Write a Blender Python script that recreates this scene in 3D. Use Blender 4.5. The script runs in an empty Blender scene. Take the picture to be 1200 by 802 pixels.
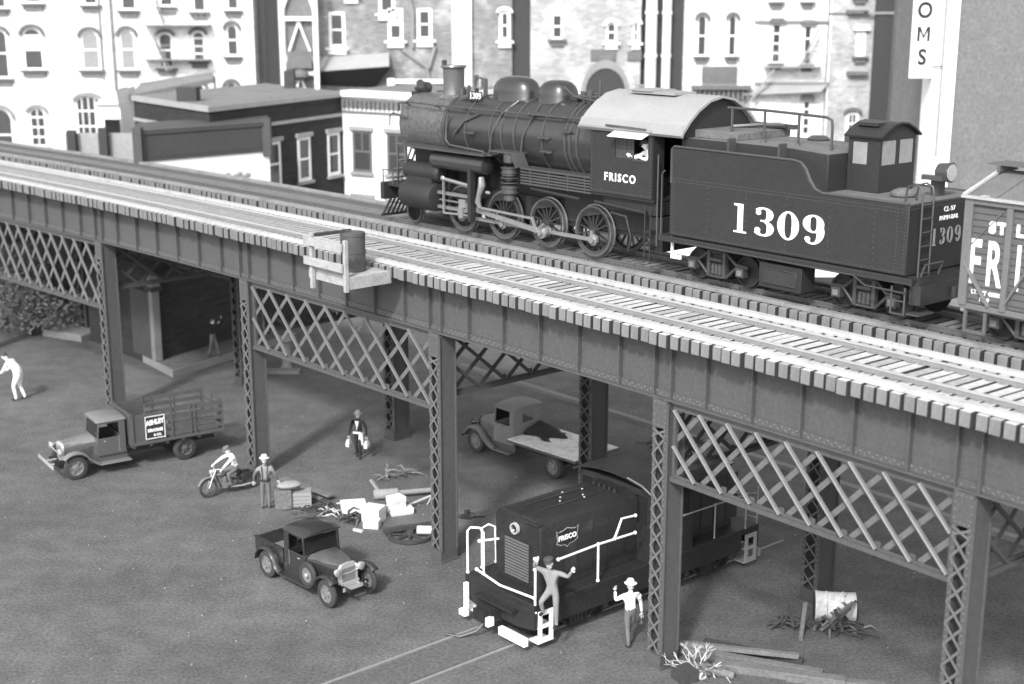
import bpy, math, random
from math import sin, cos, pi, radians, hypot, atan2
from mathutils import Vector, Matrix
random.seed(11)
SC = bpy.context.scene
COL = SC.collection

# ------------------------------------------------------------------ materials
def mat(name, g, rough=.7, var=.12, vs=3.0, fine=.10, fs=38.0, bump=.15, metal=0.0, spec=.5, stain=None):
    m = bpy.data.materials.new(name); m.use_nodes = True
    nt = m.node_tree; N = nt.nodes; L = nt.links
    b = N['Principled BSDF']
    fine *= 1.7; fs *= .72
    tc = N.new('ShaderNodeTexCoord')
    def noise(scale, det):
        n = N.new('ShaderNodeTexNoise'); n.inputs['Scale'].default_value = scale
        n.inputs['Detail'].default_value = det; n.inputs['Roughness'].default_value = .62
        L.new(tc.outputs['Object'], n.inputs['Vector']); return n
    a = noise(vs, 5); f = noise(fs, 3)
    def lin(src, k):
        q = N.new('ShaderNodeMath'); q.operation = 'MULTIPLY_ADD'
        L.new(src, q.inputs[0]); q.inputs[1].default_value = k*2.6; q.inputs[2].default_value = 1-k*1.3
        return q.outputs[0]
    m1 = N.new('ShaderNodeMath'); m1.operation = 'MULTIPLY'
    L.new(lin(a.outputs['Fac'], var), m1.inputs[0]); L.new(lin(f.outputs['Fac'], fine), m1.inputs[1])
    m2 = N.new('ShaderNodeMath'); m2.operation = 'MULTIPLY'; m2.use_clamp = True
    L.new(m1.outputs[0], m2.inputs[0]); m2.inputs[1].default_value = g
    out = m2.outputs[0]
    if stain:
        s = noise(stain[0], 6); r = N.new('ShaderNodeMapRange')
        r.inputs['From Min'].default_value = .5; r.inputs['From Max'].default_value = .68
        r.inputs['To Min'].default_value = 1; r.inputs['To Max'].default_value = stain[1]
        L.new(s.outputs['Fac'], r.inputs['Value'])
        m3 = N.new('ShaderNodeMath'); m3.operation = 'MULTIPLY'; m3.use_clamp = True
        L.new(out, m3.inputs[0]); L.new(r.outputs[0], m3.inputs[1]); out = m3.outputs[0]
    L.new(out, b.inputs['Base Color'])
    b.inputs['Roughness'].default_value = rough; b.inputs['Metallic'].default_value = metal
    b.inputs['Specular IOR Level'].default_value = spec
    if bump:
        bp = N.new('ShaderNodeBump'); bp.inputs['Strength'].default_value = bump; bp.inputs['Distance'].default_value = .02
        L.new(f.outputs['Fac'], bp.inputs['Height']); L.new(bp.outputs[0], b.inputs['Normal'])
    return m

def brick_mat(name, g, mortar, scale=1.0, var=.25, stain=None):
    m = mat(name, g, .85, var, .35, .12, 9.0, .1, spec=.2, stain=stain)
    nt = m.node_tree; N = nt.nodes; L = nt.links; b = N['Principled BSDF']
    src = b.inputs['Base Color'].links[0].from_socket
    tc = N.new('ShaderNodeTexCoord'); mp = N.new('ShaderNodeMapping')
    mp.inputs['Rotation'].default_value = (radians(90), 0, 0)
    L.new(tc.outputs['Object'], mp.inputs['Vector'])
    br = N.new('ShaderNodeTexBrick'); L.new(mp.outputs[0], br.inputs['Vector'])
    br.inputs['Scale'].default_value = scale; br.inputs['Mortar Size'].default_value = .018
    br.inputs['Brick Width'].default_value = .42; br.inputs['Row Height'].default_value = .17
    br.inputs['Color1'].default_value = (1, 1, 1, 1); br.inputs['Color2'].default_value = (.72, .72, .72, 1)
    br.inputs['Mortar'].default_value = (mortar, mortar, mortar, 1)
    mx = N.new('ShaderNodeMix'); mx.data_type = 'RGBA'; mx.blend_type = 'MULTIPLY'; mx.inputs[0].default_value = 1
    L.new(src, mx.inputs[6]); L.new(br.outputs['Color'], mx.inputs[7]); L.new(mx.outputs[2], b.inputs['Base Color'])
    return m

M = {}
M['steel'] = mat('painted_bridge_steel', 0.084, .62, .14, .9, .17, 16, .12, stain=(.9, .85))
M['steel_light'] = mat('worn_highlit_bridge_steel', 0.135, .45, .12, 2, .10, 30, .1)  # lighter bridge steel; on lattice diagonals it is painted sheen
M['steel_bright'] = mat('bare_and_highlit_steel', 0.155, .34, .18, 2.5, .1, 30, .1, spec=.8)  # bare metal on guide bars, painted highlight on the near lattice diagonals
M['steel_dark'] = mat('dark_steel', 0.055, .7, .15, 1.5, .1, 30, .1)  # darker steel for the rear row, cross bracing and floor beams
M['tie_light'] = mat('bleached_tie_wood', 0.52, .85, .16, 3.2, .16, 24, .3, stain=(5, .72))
M['tie_end'] = mat('bleached_tie_end', 0.19, .85, .2, 2.2, .16, 24, .3)
M['tie_grey'] = mat('grey_tie_wood', 0.2, .85, .2, 2.4, .16, 24, .3, stain=(3, .75))
M['tie_grey_top'] = mat('sooty_tie_top', 0.21, .85, .25, 1.6, .2, 20, .3, stain=(2, .6))
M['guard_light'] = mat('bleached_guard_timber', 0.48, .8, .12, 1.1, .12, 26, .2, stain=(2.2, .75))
M['guard_grey'] = mat('grey_guard_timber', 0.23, .85, .2, 1.3, .15, 26, .2, stain=(2.2, .7))
M['flat_body'] = mat('flatbed_cab_paint', .17, .5, .2, 2.2, .15, 26, .12)
M['tie_mid'] = mat('weathered_falloff_tie_wood', .36, .85, .2, 3.2, .2, 20, .3, stain=(5, .7))  # darker tie tops: part random weathering, part light falloff painted in leftward
M['tie_end_dim'] = mat('stained_falloff_tie_end', .165, .85, .25, 2.2, .2, 20, .3)  # dimmer ends: random staining plus the leftward light falloff put into colour
M['tie_side'] = mat('shaded_tie_side', .045, .9, .3, 3, .2, 20, .3)  # tie sides darkened in colour for the shade between ties
M['guard_mid'] = mat('falloff_guard_timber', .42, .85, .18, 1.1, .16, 22, .2, stain=(2.2, .75))  # left-hand guard timbers carry the light falloff in their colour
M['rail_dusty'] = mat('dusty_rail_web', .24, .7, .15, 3, .1, 20, .1)
M['lamp_white'] = mat('dull_white_paint', .32, .7, .12, 3, .1, 20, .1)
M['drum_white'] = mat('dirty_white_drum', .6, .7, .25, 3, .2, 12, .1, stain=(4, .6))
M['rail_light'] = mat('polished_rail', 0.42, .35, .1, 3, .06, 20, 0, spec=.7)
M['rail_side'] = mat('rusty_rail', 0.11, .6, .2, 3, .1, 20, .1)
M['loco'] = mat('locomotive_black', 0.031, .27, .2, 1.8, .10, 18, .05, spec=1.0)
M['loco_dull'] = mat('sooty_locomotive_black', 0.022, .6, .2, 2, .12, 34, .15)
M['smokebox'] = mat('graphite_smokebox', 0.085, .45, .3, 2.2, .5, 16, .35, spec=.8)
M['tender'] = mat('tender_black_paint', 0.029, .5, .14, 1.1, .16, 18, .12, spec=.4)
M['loco_edge'] = mat('worn_black_edge', 0.058, .4, .15, 3, .1, 34, .1, spec=.7)
M['dusty'] = mat('dusty_tender_deck', 0.13, .9, .3, 1.6, .3, 22, .35)
M['cabroof'] = mat('cab_roof_paint', 0.3, .6, .12, 1.5, .1, 30, .1)
M['eave'] = mat('cab_eave_paint', 0.27, .6, .12, 1.5, .1, 30, .1)
M['chrome'] = mat('bright_rod_metal', 0.36, .3, .15, 4, .1, 30, .05, metal=.55, spec=.8)
M['tread'] = mat('bright_wheel_tread', 0.26, .25, .1, 4, .1, 30, 0, metal=.7)
M['stackm'] = mat('oily_stack_metal', 0.16, .22, .1, 4, .08, 30, .03, metal=.35, spec=.9)
M['white'] = mat('white_paint', .86, .6, .05, 3, .05, 30, .05)
M['decal'] = mat('white_lettering', .88, .7, .03, 3, .03, 30, 0)
M['decal_dim'] = mat('faded_lettering', .30, .7, .05, 3, .03, 30, 0)
M['boxcar'] = mat('boxcar_brown_paint', 0.1, .7, .15, 1.6, .14, 26, .2)
M['boxcar_hi'] = mat('boxcar_framing', 0.14, .6, .12, 2, .12, 26, .15)
M['boxroof'] = mat('weathered_car_roof', 0.14, .8, .3, 1.4, .2, 26, .25)
M['roofedge'] = mat('dusty_roof_edge', 0.4, .8, .2, 2, .15, 26, .2)
M['diesel'] = mat('switcher_black', 0.024, .55, .25, 2, .3, 14, .1, spec=.3)
M['diesel_grille'] = mat('switcher_grille', 0.12, .45, .1, 2, .1, 30, .1, spec=.6)
M['glass'] = mat('dark_window_glass', .02, .12, .1, 2, .05, 10, 0, spec=.6)
M['glass_grey'] = mat('dusty_window_glass', 0.26, .3, .2, 1.5, .1, 10, 0)
M['glass_mid'] = mat('grey_window_glass', 0.06, .25, .3, 1.2, .1, 10, 0)
M['rubber'] = mat('tyre_rubber', 0.04, .8, .15, 3, .1, 30, .15)
M['rim'] = mat('wheel_rim', 0.17, .5, .15, 6, .1, 30, .1)
M['truck_grey'] = mat('dusty_truck_paint', 0.085, .45, .2, 2.2, .15, 26, .12, spec=.5)
M['truck_pale'] = mat('pale_truck_paint', 0.17, .55, .15, 2, .12, 26, .12)
M['truck_dark'] = mat('dark_truck_paint', 0.032, .27, .2, 2.2, .15, 26, .10, spec=.9)
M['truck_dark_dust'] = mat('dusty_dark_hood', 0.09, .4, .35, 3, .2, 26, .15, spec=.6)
M['bed'] = mat('pale_bed_boards', 0.7, .8, .2, 2.5, .2, 20, .2, stain=(4, .7))
M['bed_dim'] = mat('worn_bed_boards', 0.17, .85, .3, 2.5, .2, 20, .2)
M['silver'] = mat('plated_metal', .78, .22, .1, 4, .08, 30, 0, metal=.6)
M['skin'] = mat('skin', .48, .6, .05, 8, .05, 30, .05)
M['skin_pale'] = mat('pale_skin', .7, .6, .05, 8, .05, 30, .05)
M['cloth_white'] = mat('white_cloth', .86, .85, .06, 6, .06, 30, .1)
M['cloth_light'] = mat('light_cloth', 0.23, .85, .25, 5, .08, 30, .2)
M['cloth_grey'] = mat('grey_cloth', 0.14, .85, .25, 5, .08, 30, .2)
M['cloth_dark'] = mat('dark_cloth', 0.02, .85, .2, 5, .08, 30, .2)
M['cloth_mid'] = mat('mid_cloth', 0.06, .85, .2, 5, .08, 30, .2)
M['carton'] = mat('white_carton', 0.72, .8, .06, 3, .05, 20, .1)
M['crate'] = mat('light_crate_wood', 0.28, .85, .2, 3, .15, 20, .2)
M['wood'] = mat('weathered_timber', 0.15, .9, .3, 2.5, .25, 20, .4)
M['wood_dark'] = mat('dark_timber', 0.05, .9, .3, 2.5, .25, 20, .4)
M['wood_light'] = mat('pale_platform_timber', 0.36, .85, .15, 2.2, .15, 22, .25, stain=(3, .8))
M['barrel'] = mat('barrel_metal', 0.075, .5, .2, 4, .15, 26, .15)
M['twig'] = mat('bleached_twig', 0.5, .8, .2, 5, .1, 20, .2)
M['stone'] = mat('pale_kerb_stone', 0.2, .9, .15, 1, .15, 14, .2)
M['w_wall'] = brick_mat('white_rendered_brick', .88, .9, 1.0, .10, stain=(.35, .90))
M['g_brick'] = brick_mat('grey_brick', 0.26, .85, 1.0, .6, stain=(.45, 1.9))
M['l_brick'] = brick_mat('pale_brick', 0.42, .9, 1.0, .4, stain=(.5, 1.6))
M['d_brick'] = brick_mat('dark_brick', 0.045, .85, 1.0, .2)
M['white_wall'] = mat('whitewashed_wall', .85, .8, .04, 1, .04, 12, .06)
M['dark_wall'] = mat('dark_alley_wall', 0.05, .9, .1, 1, .08, 8, .1)
M['trim_grey'] = mat('grey_stone_trim', 0.25, .8, .15, 1.2, .1, 10, .15)
M['trim_dark'] = mat('dark_hood_moulding', .14, .8, .25, 1.5, .15, 8, .15)  # one dark trim grey for mouldings, sills and boards
M['trim_cream'] = mat('pale_coping', 0.32, .8, .12, 1.2, .1, 10, .15)
M['roof_felt'] = mat('grey_roof_felt', 0.17, .9, .25, .6, .2, 8, .2)
M['cornice_dark'] = mat('dark_cornice_paint', 0.06, .7, .15, 1.2, .12, 10, .15)
M['stucco'] = mat('grey_stucco', 0.165, .9, .10, .8, .24, 9, .3, stain=(1.5, 1.15))
M['black_ink'] = mat('black_sign_paint', .02, .7, .05, 3, .03, 20, 0)
M['bush'] = mat('bush_leaves', 0.15, .8, .6, 1.2, .3, 8, .2)

# ground: worn dirt lot
def ground_mat():
    m = mat('packed_dirt', .124, .95, .16, .11, .28, 13.0, .3, spec=.15)
    N = m.node_tree.nodes; L = m.node_tree.links; b = N['Principled BSDF']
    src = b.inputs['Base Color'].links[0].from_socket
    tc = [n for n in N if n.type == 'TEX_COORD'][0]
    def nz(scale, det, lo, hi, a, c, rot=None):
        n = N.new('ShaderNodeTexNoise'); n.inputs['Scale'].default_value = scale; n.inputs['Detail'].default_value = det
        if rot is not None:
            mp = N.new('ShaderNodeMapping'); mp.inputs['Rotation'].default_value = (0, 0, rot[0]); mp.inputs['Scale'].default_value = rot[1]
            L.new(tc.outputs['Object'], mp.inputs[0]); L.new(mp.outputs[0], n.inputs['Vector'])
        else: L.new(tc.outputs['Object'], n.inputs['Vector'])
        r = N.new('ShaderNodeMapRange'); r.inputs['From Min'].default_value = lo; r.inputs['From Max'].default_value = hi
        r.inputs['To Min'].default_value = a; r.inputs['To Max'].default_value = c
        L.new(n.outputs['Fac'], r.inputs['Value']); return r.outputs[0]
    cur = src
    for o in (nz(.22, 6, .38, .64, .90, 1.1), nz(15, 2, .3, .7, .80, 1.2), nz(1.3, 6, .4, .62, .92, 1.10)):
        q = N.new('ShaderNodeMath'); q.operation = 'MULTIPLY'; q.use_clamp = True
        L.new(cur, q.inputs[0]); L.new(o, q.inputs[1]); cur = q.outputs[0]
    L.new(cur, b.inputs['Base Color'])
    return m
M['ground'] = ground_mat()
M['plank_way'] = mat('worn_track_paving', .105, .95, .16, .4, .35, 13, .3)

# ------------------------------------------------------------------ mesh builder
class MB:
    def __init__(s): s.v = []; s.f = []; s.i = []; s.k = 0; s.T = None
    def add(s, vs, fs):
        o = len(s.v)
        s.v += [tuple(s.T @ Vector(p)) if s.T else tuple(p) for p in vs]
        s.f += [[o+j for j in f] for f in fs]; s.i += [s.k]*len(fs); return s
    def bx(s, x0, x1, y0, y1, z0, z1):
        if x0 > x1: x0, x1 = x1, x0
        if y0 > y1: y0, y1 = y1, y0
        if z0 > z1: z0, z1 = z1, z0
        return s.add([(x0,y0,z0),(x1,y0,z0),(x1,y1,z0),(x0,y1,z0),(x0,y0,z1),(x1,y0,z1),(x1,y1,z1),(x0,y1,z1)],
              [(0,3,2,1),(4,5,6,7),(0,1,5,4),(1,2,6,5),(2,3,7,6),(3,0,4,7)])
    def obx(s, c, size, rot):
        R = rot if isinstance(rot, Matrix) else Matrix.Rotation(rot, 3, 'Z')
        vs = [Vector(c) + R @ Vector((a*size[0]/2, b*size[1]/2, d*size[2]/2)) for d in (-1,1) for a, b in ((-1,-1),(1,-1),(1,1),(-1,1))]
        return s.add(vs, [(0,3,2,1),(4,5,6,7),(0,1,5,4),(1,2,6,5),(2,3,7,6),(3,0,4,7)])
    def bar(s, p, q, w, h, up=(0,0,1)):
        p = Vector(p); q = Vector(q); d = (q-p); ln = d.length; d.normalize(); u = Vector(up)
        if abs(d.dot(u)) > .98: u = Vector((0,1,0))
        a = d.cross(u).normalized(); u = a.cross(d)
        R = Matrix((d, a, u)).transposed()
        return s.obx((p+q)/2, (ln, w, h), R)
    def tube(s, pts, r, n=6, cap=True):
        pts = [Vector(p) for p in pts]; rs = r if isinstance(r, (list, tuple)) else [r]*len(pts)
        vs = []; fs = []; prev = None
        for i, p in enumerate(pts):
            d = (pts[min(i+1, len(pts)-1)] - pts[max(i-1, 0)]).normalized()
            if prev is None:
                u = Vector((0,0,1)) if abs(d.z) < .9 else Vector((1,0,0)); a = d.cross(u).normalized()
            else: a = (prev - d*prev.dot(d)).normalized()
            prev = a; b = d.cross(a)
            vs += [p + (a*cos(2*pi*j/n) + b*sin(2*pi*j/n))*rs[i] for j in range(n)]
        for i in range(len(pts)-1):
            for j in range(n):
                k = (j+1) % n; fs.append((i*n+j, i*n+k, (i+1)*n+k, (i+1)*n+j))
        if cap: fs.append(tuple(range(n))[::-1]); fs.append(tuple((len(pts)-1)*n+j for j in range(n)))
        return s.add(vs, fs)
    def lathe(s, prof, o, ax=(0,0,1), n=20, sx=1, sy=1, cap=True):
        ax = Vector(ax).normalized(); u = Vector((1,0,0)) if abs(ax.x) < .9 else Vector((0,1,0))
        b = ax.cross(u).normalized(); a = b.cross(ax); o = Vector(o); vs = []; fs = []
        for r, z in prof:
            vs += [o + ax*z + a*(r*cos(2*pi*j/n)*sx) + b*(r*sin(2*pi*j/n)*sy) for j in range(n)]
        for i in range(len(prof)-1):
            for j in range(n):
                k = (j+1) % n; fs.append((i*n+j, i*n+k, (i+1)*n+k, (i+1)*n+j))
        if cap: fs.append(tuple(range(n))[::-1]); fs.append(tuple((len(prof)-1)*n+j for j in range(n)))
        return s.add(vs, fs)
    def cyl(s, p, q, r, n=14):
        p = Vector(p); q = Vector(q); return s.lathe([(r,0),(r,(q-p).length)], p, q-p, n)
    def ell(s, c, r, n=10, R=None):
        c = Vector(c); vs = []; fs = []; m = max(5, n//2+1)
        for i in range(m+1):
            t = pi*i/m
            for j in range(n):
                a = 2*pi*j/n; p = Vector((r[0]*sin(t)*cos(a), r[1]*sin(t)*sin(a), r[2]*cos(t)))
                vs.append(c + (R @ p if R else p))
        for i in range(m):
            for j in range(n):
                k = (j+1) % n; fs.append((i*n+j, (i+1)*n+j, (i+1)*n+k, i*n+k))
        return s.add(vs, fs)
    def prism(s, poly, a0, a1, axis='y'):
        def P(u, v, a): return {'y': (u, a, v), 'x': (a, u, v), 'z': (u, v, a)}[axis]
        n = len(poly); vs = [P(u, v, a0) for u, v in poly] + [P(u, v, a1) for u, v in poly]
        fs = [tuple(range(n))[::-1], tuple(range(n, 2*n))] + [(i, (i+1) % n, n+(i+1) % n, n+i) for i in range(n)]
        return s.add(vs, fs)
    def loft(s, secs, cap=True):
        n = len(secs[0]); vs = [p for q in secs for p in q]; fs = []
        for i in range(len(secs)-1):
            for j in range(n):
                k = (j+1) % n; fs.append((i*n+j, i*n+k, (i+1)*n+k, (i+1)*n+j))
        if cap: fs.append(tuple(range(n))[::-1]); fs.append(tuple((len(secs)-1)*n+j for j in range(n)))
        return s.add(vs, fs)
    def rivet(s, p, nrm, r=.022):
        p = Vector(p); nrm = Vector(nrm); u = Vector((0,0,1)) if abs(nrm.z) < .9 else Vector((1,0,0))
        a = nrm.cross(u).normalized()*r; b = nrm.cross(a).normalized()*r
        return s.add([p+a+b, p-a+b, p-a-b, p+a-b, p+nrm*r*.9], [(0,1,4),(1,2,4),(2,3,4),(3,0,4)])
    def build(s, name, mats, parent=None, bevel=0, ang=38, flat=False):
        me = bpy.data.meshes.new(name); me.from_pydata(s.v, [], s.f)
        if not isinstance(mats, (list, tuple)): mats = [mats]
        for m in mats: me.materials.append(M[m] if isinstance(m, str) else m)
        me.polygons.foreach_set('material_index', s.i)
        me.validate(); 
        import bmesh
        bm = bmesh.new(); bm.from_mesh(me); bmesh.ops.recalc_face_normals(bm, faces=bm.faces); bm.to_mesh(me); bm.free()
        if not flat:
            me.polygons.foreach_set('use_smooth', [True]*len(me.polygons)); me.set_sharp_from_angle(angle=radians(ang))
        o = bpy.data.objects.new(name, me); COL.objects.link(o)
        if parent: o.parent = parent
        if bevel:
            md = o.modifiers.new('bevel', 'BEVEL'); md.width = bevel; md.segments = 2; md.limit_method = 'ANGLE'; md.angle_limit = radians(40)
        return o

def tag(o, label=None, cat=None, group=None, kind=None):
    if label: o['label'] = label
    if cat: o['category'] = cat
    if group: o['group'] = group
    if kind: o['kind'] = kind
    return o
def thing(name, label, cat, mtx=None, group=None):
    o = bpy.data.objects.new(name, None); COL.objects.link(o); o.empty_display_size = .2
    if mtx is not None: o.matrix_world = mtx
    return tag(o, label, cat, group)
def place(x, y, z=0, rz=0): return Matrix.Translation((x, y, z)) @ Matrix.Rotation(rz, 4, 'Z')
def copy_tree(o, parent=None):
    c = o.copy(); COL.objects.link(c)
    if parent: c.parent = parent
    for ch in [q for q in bpy.data.objects if q.parent == o]: copy_tree(ch, c)
    return c
def text_mesh(s, size=1.0, bold=.0, ext=.006, spacing=1.0):
    cu = bpy.data.curves.new('t', 'FONT'); cu.body = s; cu.size = size; cu.extrude = ext; cu.offset = bold
    cu.space_character = spacing; cu.align_x = 'CENTER'; cu.align_y = 'CENTER'; cu.resolution_u = 4
    o = bpy.data.objects.new('t', cu); COL.objects.link(o)
    dg = bpy.context.evaluated_depsgraph_get(); me = bpy.data.meshes.new_from_object(o.evaluated_get(dg))
    vs = [tuple(v.co) for v in me.vertices]; fs = [tuple(p.vertices) for p in me.polygons]
    bpy.data.objects.remove(o); bpy.data.curves.remove(cu); bpy.data.meshes.remove(me)
    return vs, fs
def text_part(name, s, size, mtx, m, parent, bold=0, spacing=1.0, sx=1.0):
    vs, fs = text_mesh(s, size, bold, .006, spacing)
    b = MB(); b.T = mtx @ Matrix.Diagonal((sx, 1, 1, 1)); b.add(vs, fs); return b.build(name, m, parent, flat=True)
FACE_Y = Matrix(((1,0,0,0),(0,0,-1,0),(0,1,0,0),(0,0,0,1)))      # text plane facing -y
FACE_X = Matrix(((0,0,1,0),(1,0,0,0),(0,1,0,0),(0,0,0,1)))       # text plane facing +x

# roman numerals with thick and thin strokes, height 1, centred
def ribbon(b, pts, ws, z):
    L_ = []; R_ = []
    for i, p in enumerate(pts):
        q0 = pts[max(i-1, 0)]; q1 = pts[min(i+1, len(pts)-1)]
        d = Vector((q1[0]-q0[0], q1[1]-q0[1])).normalized(); n_ = Vector((-d.y, d.x))*ws[i]/2
        L_.append((p[0]+n_.x, p[1]+n_.y)); R_.append((p[0]-n_.x, p[1]-n_.y))
    for i in range(len(pts)-1):
        poly = [L_[i], L_[i+1], R_[i+1], R_[i]]
        b.add([(x, y, z) for x, y in poly] + [(x, y, 0) for x, y in poly], [(0,1,2,3),(0,4,5,1),(3,2,6,7)])
def arc(cx, cy, rx, ry, a0, a1, n):
    return [(cx+rx*cos(radians(a0+(a1-a0)*i/n)), cy+ry*sin(radians(a0+(a1-a0)*i/n))) for i in range(n+1)]
def disc(b, cx, cy, r, z):
    b.add([(x, y, z) for x, y in arc(cx, cy, r, r, 0, 350, 14)], [tuple(range(15))])
def digit(b, ch, ox, thick=.17, thin=.055):
    s = MB()
    def W(pts, cx, rx): return [thin + (thick-thin)*min(1, (abs(p[0]-cx)/rx))**2 for p in pts]
    if ch == '0':
        p = arc(0, 0, .215, .455, 0, 360, 36); ribbon(s, p, W(p, 0, .215), .012)
    if ch == '1':
        s.bx(-.085, .085, -.5, .5, 0, .012); s.bx(-.2, .2, -.5, -.44, 0, .013)
        s.add([(-.2,.5,.014),(-.2,.43,.014),(-.06,.41,.014),(.05,.5,.014)], [(0,1,2,3)])
    if ch == '3':
        p = arc(-.02, .245, .2, .215, 150, -78, 20); ribbon(s, p, W(p, -.02, .2), .012)
        p = arc(-.02, -.225, .225, .235, 82, -152, 22); ribbon(s, p, W(p, -.02, .225), .013)
        ribbon(s, [(-.1,.03),(.06,.03)], [thin, thin], .014)
        disc(s, -.165, .3, .085, .015); disc(s, -.18, -.29, .09, .016)
    if ch == '9':
        p = arc(0, .19, .2, .27, 0, 360, 30); ribbon(s, p, W(p, 0, .2), .012)
        p = [(.2,.19)] + arc(-.02, -.06, .235, .4, 20, -128, 22); ribbon(s, p, [thick*.9]+W(p[1:], -.02, .235), .013)
        disc(s, -.15, -.32, .085, .015)
    b.add([(x+ox, y, z) for x, y, z in s.v], s.f)
def number_1309(name, h, pitch, mtx, m, parent, wide=1.0, thick=.17):
    for i, ch in enumerate('1309'):
        b = MB(); b.T = mtx @ Matrix.Diagonal((h*wide, h, 1, 1)); digit(b, ch, (i-1.5)*pitch, thick); o = b.build(name, m, parent, flat=True)
    return o

# ------------------------------------------------------------------ the line of the viaduct
KA, KB, KC = -.00128207, -.1406328, 22.56834
U = Vector((1, -1, 0)).normalized(); NN = Vector((1, 1, 0)).normalized()
def heading(s):
    k = 2*KA*s + KB; T = (U + NN*k).normalized(); return T, Vector((-T.y, T.x, 0))
def P(s, off, z=0):
    T, N = heading(s); p = U*s + NN*(KA*s*s + KB*s + KC) + N*off; p.z = z; return p
def frame(s, off, z):
    T, N = heading(s); p = P(s, off, z); return Matrix.Translation(p) @ Matrix.Rotation(atan2(T.y, T.x), 4, 'Z')
def sweep(b, s0, s1, off0, off1, z0, z1, step=1.2):
    n = max(2, int((s1-s0)/step)+1); secs = []
    for i in range(n+1):
        s = s0 + (s1-s0)*i/n; secs.append([P(s, off0, z0), P(s, off1, z0), P(s, off1, z1), P(s, off0, z1)])
    return b.loft(secs)

S0, S1 = -78.0, -2.0
ZT = 8.75            # top of ties
def build_track(off, tm, topm, gm, rm, label, rlabel):
    root = thing('bridge_track', label, 'railway track', place(0, 0, 0))
    rd = random.Random(4 if off else 9); near_track = off < 1
    for a, b_ in ((.12, .36), (2.86, 3.10)):
        e = S1
        while e > S0:
            e0 = max(S0, e-rd.uniform(5.2, 7.4)); m_ = gm
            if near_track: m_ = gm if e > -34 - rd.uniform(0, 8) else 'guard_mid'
            sweep(MB(), e0+.012, e, off+a+rd.uniform(-.012, .012), off+b_+rd.uniform(-.012, .012), ZT+.001, ZT+.10+rd.uniform(-.01, .006)).build('guard_timber', m_, root, bevel=.008); e = e0
    for c in (.885, 2.315):
        b = MB(); sweep(b, S0, S1, off+c-.07, off+c+.07, ZT+.001, ZT+.022); sweep(b, S0, S1, off+c-.012, off+c+.012, ZT+.023, ZT+.088)
        b.k = 1; sweep(b, S0, S1, off+c-.036, off+c+.036, ZT+.089, ZT+.125)
        b.build('rail', ['rail_dusty' if near_track else 'rail_side', rm], root)
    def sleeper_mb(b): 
        o0 = len(b.i); b.bx(-.124, .124, 0, 3.2, -.32, 0); b.i[o0:] = [1, 1, 0, 2, 1, 2]; return b  # side faces take the painted gap shade
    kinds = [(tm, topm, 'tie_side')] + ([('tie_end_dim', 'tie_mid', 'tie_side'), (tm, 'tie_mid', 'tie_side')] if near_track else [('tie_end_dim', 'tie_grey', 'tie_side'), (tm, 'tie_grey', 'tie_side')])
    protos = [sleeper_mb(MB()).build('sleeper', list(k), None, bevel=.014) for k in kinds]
    allp = []; s = -4.0
    while s > S0+.5: allp.append(s); s -= .318
    near = allp[:100]; usedp = set()
    for i, s in enumerate(near):
        pr_ = (0 if s > -30 else 2) if rd.random() > .22 + max(0, (-s-22)/30) else 1  # dimmed ties grow likelier leftward, painting in the light falloff
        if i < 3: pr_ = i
        o = protos[pr_] if pr_ not in usedp else protos[pr_].copy()
        if pr_ in usedp: COL.objects.link(o)
        usedp.add(pr_)
        o.parent = root
        o.matrix_local = frame(s + rd.uniform(-.014, .014), off + rd.uniform(-.04, .04), ZT-rd.uniform(0, .014)) @ Matrix.Rotation(rd.gauss(0, .008), 4, 'Z')
    b = MB()
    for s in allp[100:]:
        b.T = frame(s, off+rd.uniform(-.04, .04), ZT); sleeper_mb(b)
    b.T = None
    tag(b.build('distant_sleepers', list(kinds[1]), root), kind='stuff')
    # tie plates and spikes
    b = MB()
    for s in allp:
        b.T = frame(s, off, ZT)
        for c in (.885, 2.315):
            b.bx(-.07, .07, c-.15, c+.15, .002, .014)
            for q in (-.12, .12): b.bx(-.05, -.02, c+q-.015, c+q+.015, .016, .05)
    b.T = None
    tag(b.build('spikes', 'rail_dusty' if near_track else 'rail_side', root), kind='stuff')
    return root
build_track(0.0, 'tie_end', 'tie_light', 'guard_light', 'rail_light', 'empty near track on the viaduct with bleached sleepers and pale guard timbers', '')
build_track(4.25, 'tie_grey', 'tie_grey_top', 'guard_grey', 'rail_side', 'darker far track on the viaduct carrying the steam train', '')

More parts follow.
